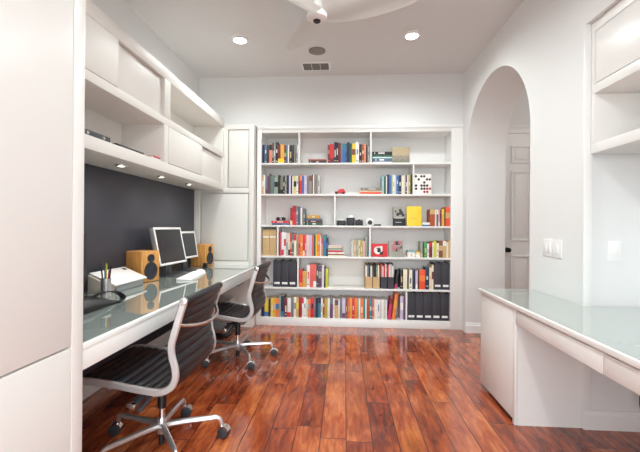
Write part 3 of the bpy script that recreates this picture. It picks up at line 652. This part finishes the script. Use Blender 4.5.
# binders with white spine labels
def binder(x, w, k, h, label, group, y=YB + .03):
    r = thing('binder', label, 'binder', (x, y, SH[k] + .0005), 0, group)
    MB().box((0, 0, 0), (w, .006, h), .002).box((0, .004, 0), (.004, .25, h), .0015).box((w - .004, .004, 0), (w, .25, h), .0015).build('cover', M['binder'], r)
    MB().box((.006, .012, .008), (w - .006, .24, h - .012)).build('paper_block', M['paper'], r, smooth=False)
    MB().box((w * .14, -.001, .034), (w * .86, .002, .060), .0005).build('spine_label', M['label'], r)
    return r
for i, x in enumerate((-.883, -.785, -.687)):
    binder(x + .001, .0955, 1, .328, ('charcoal binder, first of the three behind the far chair', 'charcoal binder, middle of the three on the fifth shelf', 'charcoal binder, last of the three before the red spine')[i], 'charcoal binders behind the far chair')
for i, x in enumerate((1.091, 1.187)):
    binder(x + .001, .0925, 1, .326, ('charcoal binder beside the cream book on the fifth shelf', 'charcoal binder at the right end of the fifth shelf')[i], 'charcoal binders at the end of the fifth shelf')
for i, x in enumerate((.776, .876, .976, 1.076, 1.176)):
    binder(x + .001, .0975, 0, .332, 'charcoal binder with white label, ' + ('first', 'second', 'third', 'fourth', 'fifth')[i] + ' of five on the bottom shelf', 'charcoal binders on the bottom shelf')
for i, x in enumerate((-1.021, -.934)):
    r = thing('file_box', ('tan cardboard file with white label, at the outer end of the fourth shelf', 'tan cardboard file with white label, next to the maroon spine')[i], 'file box', (x, YB + .035, SH[2] + .0005), 0, 'tan files on the fourth shelf')
    MB().box((0, 0, 0), (.085, .24, .325), .002).build('body', M['cardboard'], r)
    MB().box((.008, -.001, .225), (.077, .002, .242), .0005).build('spine_label', M['label'], r)
# open magazine files with magazines inside
for i, (x, w, mt, cname, mags) in enumerate(((.262, .090, 'cardboard', 'tan', ('white', 'slate grey', 'charcoal', 'white')), (.354, .086, 'cardboard', 'tan', ('charcoal', 'black', 'grey green', 'cream')), (.449, .081, 'binder', 'charcoal', ('coral', 'pale pink', 'red', 'white')), (.533, .081, 'binder', 'charcoal', ('coral', 'white', 'pale grey', 'white')))):
    r = thing('magazine_file', ('tan open magazine file holding white and grey magazines', 'tan open magazine file holding black magazines, beside the charcoal ones', 'charcoal open magazine file holding pink and red magazines', 'charcoal open magazine file holding mostly white magazines')[i], 'magazine file', (x, YB + .03, SH[1] + .0005), 0, 'magazine files on the fifth shelf')
    m = MB()
    m.box((0, 0, 0), (w, .003, .142)).box((0, .237, 0), (w, .24, .30)).box((0, 0, 0), (w, .24, .003))
    for xx in (0, w - .003): m.prism([(0, 0), (.24, 0), (.24, .30), (.14, .30), (0, .142)], 'x', xx, xx + .003)
    m.build('body', M[mt], r, smooth=False)
    gx = (w - .008) / len(mags)
    for j, c in enumerate(mags):
        o = MB().box((0, 0, 0), (gx - .003, .2, .272 + .012 * ((j * 7 + i) % 3)), .001).build('magazine', bmat(c))
        o.location = (x + .0045 + gx * j, YB + .045 + .004 * ((j + i) % 3), SH[1] + .0045)
        tag(o, f"{c} magazine, {ordinal(j + 1)} from left in the {('first', 'second', 'third', 'fourth')[i]} open magazine file", 'magazine', 'magazines in the open files')
# leaning books
put_book('black', .026, .225, .17, (.617, YB + .035, SH[1] + .0005), 'up', 'black and magenta book leaning beside the open magazine files', 'leaning books', 'magenta', tilt=R(9))
put_book('magenta', .036, .268, .17, (.541, YB + .035, SH[0] + .0005), 'up', 'magenta book leaning on the bottom shelf before the orange one', 'leaning books', 'maroon', tilt=R(6))
put_book('orange', .040, .325, .18, (.588, YB + .035, SH[0] + .0005), 'up', 'tall orange book leaning on the bottom shelf by the lilac spine', 'leaning books', 'amber', tilt=R(7.5))
put_book('lilac', .038, .290, .17, (.690, YB + .035, SH[0] + .0005), 'up', 'lilac book standing between the leaning orange book and plum spine', 'books beside the bottom divider', 'white')
put_book('plum', .018, .280, .17, (.732, YB + .035, SH[0] + .0005), 'up', 'slim plum book against the bottom shelf divider', 'books beside the bottom divider')

# small objects on the shelves
r = thing('toy_car', 'small red toy car with black wheels on the second shelf', 'toy', (-.057, YB + .09, SH[4] + .0005))
MB().prism([(-.065, .018), (.065, .012), (.068, .038), (.045, .072), (-.005, .066), (-.03, .04), (-.066, .036)], 'y', -.032, .032, bev=.004).build('body', bmat('red'), r)
for x in (-.042, .042):
    for y in (-.034, .034):
        MB().cyl((x, y - .006, .018), (x, y + .006, .018), .0178, n=20, bev=.003).build('wheel', M['black'], r)
r = thing('sunglasses', 'dark sunglasses folded on top of the red lying book', 'sunglasses', (-.80, YB + .08, SH[3] + .0552))
for x in (-.036, .036):
    MB().sphere((x, 0, .022), .026, (1, .22, .8)).build('lens', M['black'], r)
MB().tube(spline([(-.062, .004, .028), (-.036, -.003, .044), (0, -.002, .034), (.036, -.003, .044), (.062, .004, .028)], 6), .003).build('frame', M['black'], r)
for s in (-1, 1):
    MB().tube(spline([(s * .062, .004, .028), (s * .05, .025 + .008 * s, .016), (-s * .03, .028 + .008 * s, .005), (-s * .055, .028 + .008 * s, .0028)], 6), .0026).build('temple', M['black'], r)
def camera(label, x0, x1, h, lens_x, lens_r, top, hump, y=YB + .10):
    r = thing('camera', label, 'camera', ((x0 + x1) / 2, y, SH[3] + .0005)); w = (x1 - x0) / 2
    MB().box((-w, -.022, 0), (w, .022, h * .74), .006).build('body', M['black'], r)
    MB().box((-w + .002, -.021, h * .74), (w - .002, .021, h * .88), .004).build('top_plate', top, r)
    MB().prism([(lens_x - hump, h * .86), (lens_x + hump, h * .86), (lens_x + hump * .55, h), (lens_x - hump * .55, h)], 'y', -.024, .018, bev=.003).build('viewfinder', top, r)
    l = MB().cyl((lens_x, -.07, h * .40), (lens_x, -.02, h * .40), lens_r, n=28, bev=.003).build('lens', M['black'], r)
    MB().lathe([(lens_r * .72, 0), (lens_r * .84, 0), (lens_r * .84, .004), (lens_r * .72, .004), (lens_r * .72, 0)], n=28).build('lens_ring', M['darkgrey'], l).matrix_local = Matrix.Translation((lens_x, -.072, h * .40)) @ Matrix.Rotation(R(-90), 4, 'X')
    MB().cyl((w * .7, 0, h * .87), (w * .7, 0, h * .96), .009, n=16).build('dial', M['alu'], r)
camera('black camera with silver top plate beside the third shelf divider', -.093, .020, .085, 0, .024, M['alu'], .022)
camera('tall silver-topped film camera between two black cameras', .026, .130, .132, 0, .030, M['alu'], .030)
camera('low black camera on the third shelf beside the white lamp-like disc', .137, .232, .078, 0, .022, M['black'], .018)
r = thing('round_ornament', 'round white disc with black centre standing on the third shelf', 'ornament', (.318, YB + .09, SH[3] + .0005))
MB().cyl((0, -.02, .049), (0, .03, .049), .0485, n=36, bev=.006).build('case', M['whiteplastic'], r)
MB().cyl((0, -.028, .040), (0, -.018, .040), .028, n=28, bev=.003).build('centre', M['black'], r)
tag(MB().box((.372, YB + .05, SH[3] + .0005), (.452, YB + .12, SH[3] + .020), .004).build('small_case', M['black']), 'flat black case beside the white disc on the third shelf', 'case')

# ------------------------------------------------------------------ things on the wall cabinet's open shelf
SZ = 1.7453
r = thing('media_player', 'black box with dark grey front on the open shelf, nearest the tall cabinet', 'electronics', (-1.60, 2.17, SZ))
MB().box((-.10, -.165, .006), (.085, .165, .048), .004).build('case', M['black'], r)
MB().box((.084, -.15, .012), (.088, .15, .042), .001).build('front_panel', M['darkgrey'], r)  # plain dark grey panel, not glowing
for y in (-.06, .09): MB().cyl((.087, y, .027), (.094, y, .027), .010, n=18).build('knob', M['alu'], r)
for x in (-.08, .065):
    for y in (-.14, .14): MB().cyl((x, y, 0), (x, y, .007), .012, n=14).build('foot', M['rubber'], r)
r = thing('media_player', 'long flat black box lying in the middle of the open shelf', 'electronics', (-1.60, 2.575, SZ))
MB().box((-.10, -.17, .004), (.085, .17, .030), .003).build('case', M['black'], r)
MB().box((.0845, -.12, .010), (.0875, .04, .022), .001).build('front_panel', M['darkgrey'], r)
for i, (c, y0, y1, th) in enumerate((('pale grey', 2.79, 2.95, .008), ('white', 2.80, 2.955, .008))):
    put_book(c, th, y1 - y0, .12, (-1.49, y0, SZ + i * .0085), 'flat', ('pale grey booklet lying under the white one on the open shelf', 'white booklet lying on the pale grey one on the open shelf')[i], 'booklets on the open shelf').rotation_euler = (0, 0, R(90))
put_book('red', .013, .105, .10, (-1.492, 2.845, SZ + .0172), 'flat', 'small red book lying at the far end of the open shelf', 'booklets on the open shelf').rotation_euler = (0, 0, R(90))

# ------------------------------------------------------------------ things on the long desk
DZ = .7556
def speaker(label, x, y, rz):
    r = thing('bookshelf_speaker', label, 'speaker', (x, y, DZ), rz, 'wooden speakers on the long desk')
    MB().box((-.0985, -.089, .002), (.0985, .089, .256), .007).build('cabinet', M['bamboo'], r)
    for z, rad in ((.198, .034), (.092, .066)):
        d = MB().lathe([(0, .006), (rad * .22, .0055), (rad * .3, .0035), (rad * .78, .004), (rad * .86, .0075), (rad, .006), (rad, -.003), (0, -.003)], n=36)
        bmesh.ops.rotate(d.bm, cent=(0, 0, 0), matrix=Matrix.Rotation(R(90), 3, 'Y'), verts=d.bm.verts)
        bmesh.ops.scale(d.bm, vec=(1, .96, 1 if rad < .05 else 1.12), verts=d.bm.verts)
        d.build('tweeter' if rad < .05 else 'woofer', M['cone'], r, off=(.0995, 0, z))
    for a in (-.07, .07):
        for b in (-.06, .06): MB().cyl((a, b, 0), (a, b, .004), .01, n=12).build('foot', M['rubber'], r)
speaker('light wooden speaker beside the white wedge stand, nearer the camera', -1.708, 3.085, R(-22))
speaker('light wooden speaker at the far end of the desk beside the corner cabinet', -1.668, 4.325, R(-11))

def monitor(label, pL, pR, h, z, tilt, neck=True):
    """pL, pR: floor-plan points of the lower screen corners (near, far)"""
    pL, pR = Vector(pL), Vector(pR); d = pR - pL; w = d.length; c = (pL + pR) / 2
    rz = math.atan2(d.y, d.x) - R(90)          # local +y runs along the screen, +x is the viewing side
    r = thing('monitor', label, 'monitor', (c.x, c.y, DZ), rz, 'monitors on the long desk')
    zl = z - DZ; T = Matrix.Translation((0, 0, zl)) @ Matrix.Rotation(R(-tilt), 4, 'Y')
    b = .020
    MB().box((-.046, -w / 2, 0), (-.002, w / 2, h), .006, mx=T).build('back_shell', M['alu'], r)
    m = MB().box((-.004, -w / 2, 0), (0, w / 2, b), .001, mx=T).box((-.004, -w / 2, h - b), (0, w / 2, h), .001, mx=T)
    m.box((-.004, -w / 2, b), (0, -w / 2 + b, h - b), .001, mx=T).box((-.004, w / 2 - b, b), (0, w / 2, h - b), .001, mx=T)
    m.build('bezel', M['whiteplastic'], r)
    MB().box((-.003, -w / 2 + b, b), (-.001, w / 2 - b, h - b), mx=T).build('screen', M['screen'], r, smooth=False)
    MB().box((-.10, -.09, .0), (.05, .09, .008), .003).build('foot', M['darkgrey'], r)
    MB().box((-.082, -.05, .006), (-.058, .05, zl + .14), .005).build('neck', M['darkgrey'], r)
    return r
monitor('larger white-framed monitor between the two wooden speakers', (-1.615, 3.215), (-1.585, 3.70), .352, .866, 12)
monitor('smaller white-framed monitor behind the larger one, next to far speaker', (-1.645, 3.735), (-1.615, 4.07), .285, .885, 9)

r = thing('keyboard', 'white keyboard on the glass desk before the larger monitor', 'keyboard', (-1.405, 3.40, DZ), R(97))
MB().prism([(-.065, 0), (.065, 0), (.065, .018), (-.065, .010)], 'x', -.26, .26, bev=.002).build('case', M['whiteplastic'], r)
kk = MB()
for i in range(5):
    y = -.05 + .024 * i; z = .0105 + .0015 * i + .0005
    for j in range(19):
        kk.box((-.25 + .0263 * j, y - .009, z - .002), (-.25 + .0263 * j + .0225, y + .009, z + .004), .001, seg=1)
kk.build('keys', M['label'], r)
r = thing('mouse', 'white computer mouse beside the far end of the keyboard', 'mouse', (-1.47, 3.76, DZ), R(15))
MB().sphere((0, 0, .0), .03, (1.7, 1, .9)).build('shell', M['whiteplastic'], r)
b = r.children[0]; bm_ = bmesh.new(); bm_.from_mesh(b.data); bmesh.ops.bisect_plane(bm_, geom=bm_.verts[:] + bm_.edges[:] + bm_.faces[:], plane_co=(0, 0, 0), plane_no=(0, 0, -1), clear_outer=True)
bmesh.ops.holes_fill(bm_, edges=bm_.edges); bm_.to_mesh(b.data); bm_.free()
MB().cyl((-.025, -.004, .0262), (-.025, .004, .0262), .005, n=14).build('wheel', M['greyplastic'], r)
r = thing('desktop_box', 'small black box on the desk in front of the far speaker', 'electronics', (-1.545, 4.10, DZ))
MB().box((-.028, -.028, .0), (.028, .028, .012), .004).build('base', M['black'], r)
MB().box((-.024, -.024, .012), (.024, .024, .058), .008).build('body', M['black'], r)

# white wedge with a slim white tablet on top
r = thing('wedge_stand', 'pale wedge-shaped stand carrying a slim white tablet beside the near speaker', 'stand', (-1.675, 2.70, DZ), R(0))
MB().prism([(-.09, 0), (.085, 0), (.085, .046), (-.09, .120)], 'y', -.155, .185, bev=.003).build('side_body', M['greyplastic'], r)
MB().prism([(-.095, 0), (.06, 0), (.072, .050), (-.095, .126)], 'y', -.215, -.156, bev=.004).build('end_block', M['beige'], r)
MB().cyl((.035, -.219, .03), (.035, -.214, .03), .008, n=16).build('socket', M['black'], r)
T = Matrix.Translation((-1.675, 2.70, DZ)) @ Matrix.Translation((.092, 0, .0485)) @ Matrix.Rotation(R(23.2), 4, 'Y')
r = thing('tablet', 'slim white tablet lying tilted on the wedge stand', 'tablet', (-1.675, 2.70, DZ)); r.matrix_world = T
MB().box((-.205, -.20, .0), (.006, .215, .012), .004).build('case', M['whiteplastic'], r)
MB().box((-.185, .145, .0115), (-.155, .18, .0135), .001).build('button', M['black'], r)
# pen cup
r = thing('pen_cup', 'silver grey pen cup on the desk before the wedge stand', 'cup', (-1.548, 2.352, DZ), 0)
MB().lathe([(0, 0), (.026, 0), (.030, .004), (.031, .125), (.027, .125), (.026, .008), (0, .008)], n=32).build('cup', M['alu'], r)
pens = (('black', .012, .010, .20, 'black pen'), ('lime', -.008, .014, .215, 'yellow-green highlighter'), ('slate blue', .004, -.014, .19, 'slate blue pen'), ('charcoal', -.015, -.006, .225, 'charcoal pencil'), ('dark red', .016, -.006, .18, 'dark red pencil'))
for c, dx, dy, l, lab in pens:
    o = MB()
    o.cyl((0, 0, 0), (0, 0, l - .012), .0042, n=12).cyl((0, 0, l - .012), (0, 0, l), .0042, .0012, n=12).cyl((0, 0, l * .1), (0, 0, l * .16), .0046, n=12)
    o = o.build('pen', bmat(c)); o.location = (-1.548 + dx * .6, 2.352 + dy * .6, DZ + .0095); o.rotation_euler = (-dy * 6, dx * 6, 0)
    tag(o, lab + ' standing in the silver pen cup', 'pen', 'pens in the cup')
# black bag with strap
r = thing('shoulder_bag', 'low black bag with a looped strap on the near end of the desk', 'bag', (-1.46, 2.0, DZ))
bm_ = bmesh.new(); bmesh.ops.create_cube(bm_, size=1)
bmesh.ops.subdivide_edges(bm_, edges=bm_.edges, cuts=6, use_grid_fill=True)
for v in bm_.verts:
    x, y, z = v.co * 2
    k = 1 - .35 * max(0, z) - .25 * abs(y) ** 3
    v.co = Vector((x * .10 * k, y * (.215 - .03 * z), (z + 1) * .036 * (1 - .55 * max(0, y) - .15 * abs(x)) + .004 * math.sin(9 * y + 4 * x) * (z > .5)))
k = MB(); k.bm.free(); k.bm = bm_; k.build('bag_body', M['leather'], r)
k = MB().box((-.09, -.18, .0), (.10, -.168, .004)); k.bm.free(); k = MB()
sp = spline([(.03, .06, .060), (.02, .13, .068), (.02, .21, .066), (.035, .275, .050), (.06, .30, .016), (.08, .25, .006), (.085, .19, .010)], 8)
k.sweep(sp, [(-.016, -.002), (.016, -.002), (.016, .002), (-.016, .002)], up=(1, .2, .1)); k.build('strap', M['leather'], r)
# tall black device behind the big cabinet's edge
r = thing('upright_device', 'tall black upright device mostly hidden behind the tall cabinet, against charcoal wall', 'electronics', (-1.70, 2.24, DZ))
MB().box((-.09, -.11, 0), (.09, .10, .012), .004).build('base', M['black'], r)
MB().box((-.02, -.05, .01), (.02, .05, .30), .006).build('stand', M['black'], r)
MB().box((-.02, -.30, .07), (.02, .115, .42), .008).build('panel', M['black'], r)
MB().box((-.022, -.28, .425), (.02, .105, .455), .008).build('head', M['black'], r)

# ------------------------------------------------------------------ office chairs
PROF = [(.235, .858), (.216, .798), (.193, .715), (.174, .645), (.178, .590), (.193, .535), (.194, .482), (.168, .438), (.112, .415), (.02, .423), (-.14, .447), (-.27, .458), (-.335, .444), (-.36, .415)]
def chair(label, loc, arms, rz):
    ch = thing('office_chair', label, 'chair', loc, rz, 'ribbed black office chairs at the long desk')
    HW = .262
    path = spline([(x, 0, z) for x, z in PROF], 10)
    rect = lambda a, b: [(-a, -b), (a, -b), (a, b), (-a, b)]
    def rounded(a, b, c):
        return [(-a + c, -b), (a - c, -b), (a, -b + c), (a, b - c), (a - c, b), (-a + c, b), (-a, b - c), (-a, -b + c)]
    for s in (-1, 1):
        pts = [(p.x, s * HW, p.z) for p in path]
        n = len(pts); sc = [1.0] * n
        rl = MB().sweep(pts, rounded(.009, .0175, .005), up=(0, 1, 0)).build('side_rail', M['rail'], ch)
        e = pts[0]; MB().cyl((e[0], s * (HW - .012), e[2] + .004), (e[0], s * (HW + .014), e[2] + .004), .019, n=24, bev=.003).build('end_cap', M['chrome'], rl)
        e = pts[-1]; MB().cyl((e[0], s * (HW - .012), e[2]), (e[0], s * (HW + .014), e[2]), .017, n=24, bev=.003).build('end_cap', M['chrome'], rl)
    # ribbed sling
    dense = spline([(x, 0, z) for x, z in PROF], 26)
    L = [0]
    for a, b in zip(dense, dense[1:]): L.append(L[-1] + (b - a).length)
    bm_ = bmesh.new(); top, bot = [], []
    for i, p in enumerate(dense):
        tn = (dense[min(i + 1, len(dense) - 1)] - dense[max(i - 1, 0)]).normalized(); nrm = Vector((tn.z, 0, -tn.x))
        if nrm.dot(Vector((-.5, 0, .6))) < 0: nrm = -nrm
        puff = .0095 * abs(math.sin(math.pi * L[i] / .047)) ** .6
        rt, rb = [], []
        for yy in (-HW + .010, -HW + .022, -.15, 0, .15, HW - .022, HW - .010):
            edge = .35 if abs(yy) > HW - .015 else 1
            sag = nrm * -.012 * (1 - (yy / HW) ** 2)
            rt.append(bm_.verts.new(Vector((p.x, yy, p.z)) + sag + nrm * (.004 + puff) * edge))
            rb.append(bm_.verts.new(Vector((p.x, yy, p.z)) + sag - nrm * (.004 + puff) * edge))
        top.append(rt); bot.append(rb)
    for A, flip in ((top, 0), (bot, 1)):
        for a, b in zip(A, A[1:]):
            for j in range(6): bm_.faces.new((a[j], a[j + 1], b[j + 1], b[j]) if not flip else (a[j], b[j], b[j + 1], a[j + 1]))
    for j in (0, 6):
        for i in range(len(top) - 1): bm_.faces.new((top[i][j], top[i + 1][j], bot[i + 1][j], bot[i][j]))
    for i in (0, len(top) - 1):
        for j in range(6): bm_.faces.new((top[i][j], top[i][j + 1], bot[i][j + 1], bot[i][j]))
    bmesh.ops.recalc_face_normals(bm_, faces=bm_.faces)
    k = MB(); k.bm.free(); k.bm = bm_; k.build('ribbed_sling', M['leather'], ch)
    # rolled edges at head and knee
    for nm, (x, z), rr in (('head_roll', (PROF[0][0] + .002, PROF[0][1] + .003), .020), ('front_roll', (PROF[-1][0], PROF[-1][1]), .016)):
        MB().cyl((x, -HW + .011, z), (x, HW - .011, z), rr, n=20, bev=.004).build(nm, M['leather'], ch)
    # back bow
    MB().tube(spline([(.207, -HW + .006, .745), (.232, -HW + .05, .732), (.268, -.12, .718), (.280, 0, .713), (.268, .12, .718), (.232, HW - .05, .732), (.207, HW - .006, .745)], 8), .0095, n=14, up=(.1, .05, 1)).build('back_bow', M['chrome'], ch)
    # under-seat stretchers and tilt mechanism
    for x, z in ((-.14, .43), (.085, .402)):
        MB().tube(spline([(x, -HW + .006, z), (x + .005, -.18, z - .028), (x * .5 + .01, -.07, .352), (x * .5 + .01, .07, .352), (x + .005, .18, z - .028), (x, HW - .006, z)], 8), .0125, n=12, up=(1, .05, 0)).build('seat_stretcher', M['alu'], ch)
    m = MB().box((-.10, -.045, .315), (.07, .045, .368), .012).build('tilt_mechanism', M['black'], ch)
    MB().cyl((-.075, -.17, .300), (-.075, .12, .312), .021, n=24, bev=.003).build('tension_bar', M['darkgrey'], m)
    MB().cyl((-.075, -.192, .299), (-.075, -.165, .300), .0235, n=24, bev=.004).build('tension_knob', M['chrome'], m)
    MB().cyl((-.045, -.165, .268), (-.02, .02, .325), .011, n=16, bev=.002).build('lever', M['darkgrey'], m)
    g = MB().cyl((0, 0, .215), (0, 0, .33), .0235, n=24).build('gas_column', M['black'], ch)
    MB().cyl((0, 0, .15), (0, 0, .225), .015, n=20).build('piston', M['chrome'], g)
    hub = MB().lathe([(0, .072), (.022, .072), (.026, .078), (.027, .150), (.023, .160), (0, .160)], n=32).build('base_hub', M['alu'], ch)
    MB().cyl((0, 0, .014), (0, 0, .075), .017, n=20).build('hub_pin', M['black'], hub)
    for a in arms:
        ar = R(a); d = Vector((math.cos(ar), math.sin(ar), 0))
        P = [d * .02 + Vector((0, 0, .118)), d * .12 + Vector((0, 0, .121)), d * .26 + Vector((0, 0, .119)), d * .296 + Vector((0, 0, .117)), d * .315 + Vector((0, 0, .103)), d * .323 + Vector((0, 0, .066))]
        pts = spline(P, 6); sc = [.95 - .33 * min(1, i / (len(pts) * .6)) for i in range(len(pts))]
        arm = MB().sweep(pts, [(-.012, -.016), (.012, -.016), (.017, -.006), (.014, .012), (.006, .018), (-.006, .018), (-.014, .012), (-.017, -.006)], up=(-d.y, d.x, 0), scale=sc).build('base_arm', M['alu'], ch)
        sw = R(rng.uniform(-25, 15)) if d.x > -.12 else R(rng.uniform(165, 205))
        e = Vector((math.cos(sw), math.sin(sw), 0)); s_ = Vector((-e.y, e.x, 0)); c0 = d * .323 + e * .014
        w = MB()
        for q in (-1, 1): w.cyl(c0 + s_ * (q * .006) + Vector((0, 0, .0328)), c0 + s_ * (q * .025) + Vector((0, 0, .0328)), .0325, n=24, bev=.005)
        w.build('caster_wheel', M['rubber'], arm)
        hd = MB().cyl(d * .323 + Vector((0, 0, .048)), d * .323 + Vector((0, 0, .078)), .012, n=16)
        hd.sweep([c0 + Vector((math.cos(q) * e.x * .036, math.cos(q) * e.y * .036, .0328 + math.sin(q) * .036)) for q in [R(20 + 14 * i) for i in range(11)]], [(-.02, -.002), (.02, -.002), (.02, .002), (-.02, .002)], up=s_)
        hd.build('caster_hood', M['chrome'], arm)
    return ch
chair('black ribbed office chair nearer the camera, beside the tall white cabinet', (-1.008, 2.035, 0), (20, 92, 164, 236, 308), 0)
chair('black ribbed office chair farther from the camera, near the bookcase', (-.985, 3.45, 0), (15, 88, 160, 232, 304), 0)

# ------------------------------------------------------------------ light and camera
w = bpy.data.worlds.new('daylight'); scene.world = w; w.use_nodes = True
bg = w.node_tree.nodes['Background']; bg.inputs['Strength'].default_value = WORLD
wn = w.node_tree.nodes; wl = w.node_tree.links
tc = wn.new('ShaderNodeTexCoord'); sx = wn.new('ShaderNodeSeparateXYZ'); wl.new(tc.outputs['Generated'], sx.inputs[0])
wr_ = wn.new('ShaderNodeValToRGB'); mr_ = wn.new('ShaderNodeMapRange'); mr_.inputs['From Min'].default_value = -1; mr_.inputs['From Max'].default_value = 1
wl.new(sx.outputs['Z'], mr_.inputs['Value']); wl.new(mr_.outputs['Result'], wr_.inputs['Fac']); wl.new(wr_.outputs['Color'], bg.inputs['Color'])
wr_.color_ramp.elements[0].position = .46; wr_.color_ramp.elements[0].color = (.32, .355, .37, 1)
wr_.color_ramp.elements[1].position = .53; wr_.color_ramp.elements[1].color = (.90, .985, 1.03, 1)
po = bpy.data.lights.new('window_portal', 'AREA'); po.shape = 'RECTANGLE'; po.size = 3.4; po.size_y = 2.75
try: po.cycles.is_portal = True
except Exception: pass
o = bpy.data.objects.new('window_portal', po); COL.objects.link(o); o.location = (.0, WIN_Y - .01, 1.37); o.rotation_euler = (R(90), 0, 0)
def spot(name, loc, power, size=R(120), blend=.8, radius=.06, col=(1, .95, .88)):
    l = bpy.data.lights.new(name, 'SPOT'); l.energy = power; l.spot_size = size; l.spot_blend = blend; l.shadow_soft_size = radius; l.color = col
    o = bpy.data.objects.new(name, l); COL.objects.link(o); o.location = loc
def point(name, loc, power, radius=.1, col=(1, .97, .93)):
    l = bpy.data.lights.new(name, 'POINT'); l.energy = power; l.shadow_soft_size = radius; l.color = col
    o = bpy.data.objects.new(name, l); COL.objects.link(o); o.location = loc
for x, y, kw in ((-1.05, 3.67, .7), (.639, 3.67, .95), (.15, 2.1, 1.25), (.25, -.6, 1.0)):  # last pair is unseen fill without fixtures, added to even the light
    spot('ceiling_and_fill_lamp', (x, y, CEIL - .025), SPOT_W * kw, R(172), 1.0, .10, (.925, 1.0, .99))
for y in (2.607, 3.21, 3.80):
    spot('puck_lamp', (-1.61, y, 1.645), 4.5, R(150), 1.0, .025)
point('hall_fill', (2.75, 3.2, 2.6), HALL_W, .12)  # unseen light added to brighten the closed hall

cam = bpy.data.cameras.new('camera'); cam.sensor_width = 36; cam.lens = 375 / 640 * 36
o = bpy.data.objects.new('camera', cam); COL.objects.link(o); o.location = (0, 0, 1.23); cam.clip_start = .05
yaw, pit, rol = R(3.70), R(.067), R(.435)
o.matrix_world = Matrix.Translation((0, 0, 1.23)) @ Matrix.Rotation(yaw, 4, 'Z') @ Matrix.Rotation(R(90) + pit, 4, 'X') @ Matrix.Rotation(rol, 4, 'Z')
scene.camera = o
vs = scene.view_settings; vs.view_transform = 'Standard'; vs.look = 'None'; vs.gamma = 1; vs.use_curve_mapping = False; vs.exposure = EXPO
scene.cycles.max_bounces = 14; scene.cycles.diffuse_bounces = 8; scene.cycles.glossy_bounces = 6
scene.cycles.sample_clamp_indirect = 6
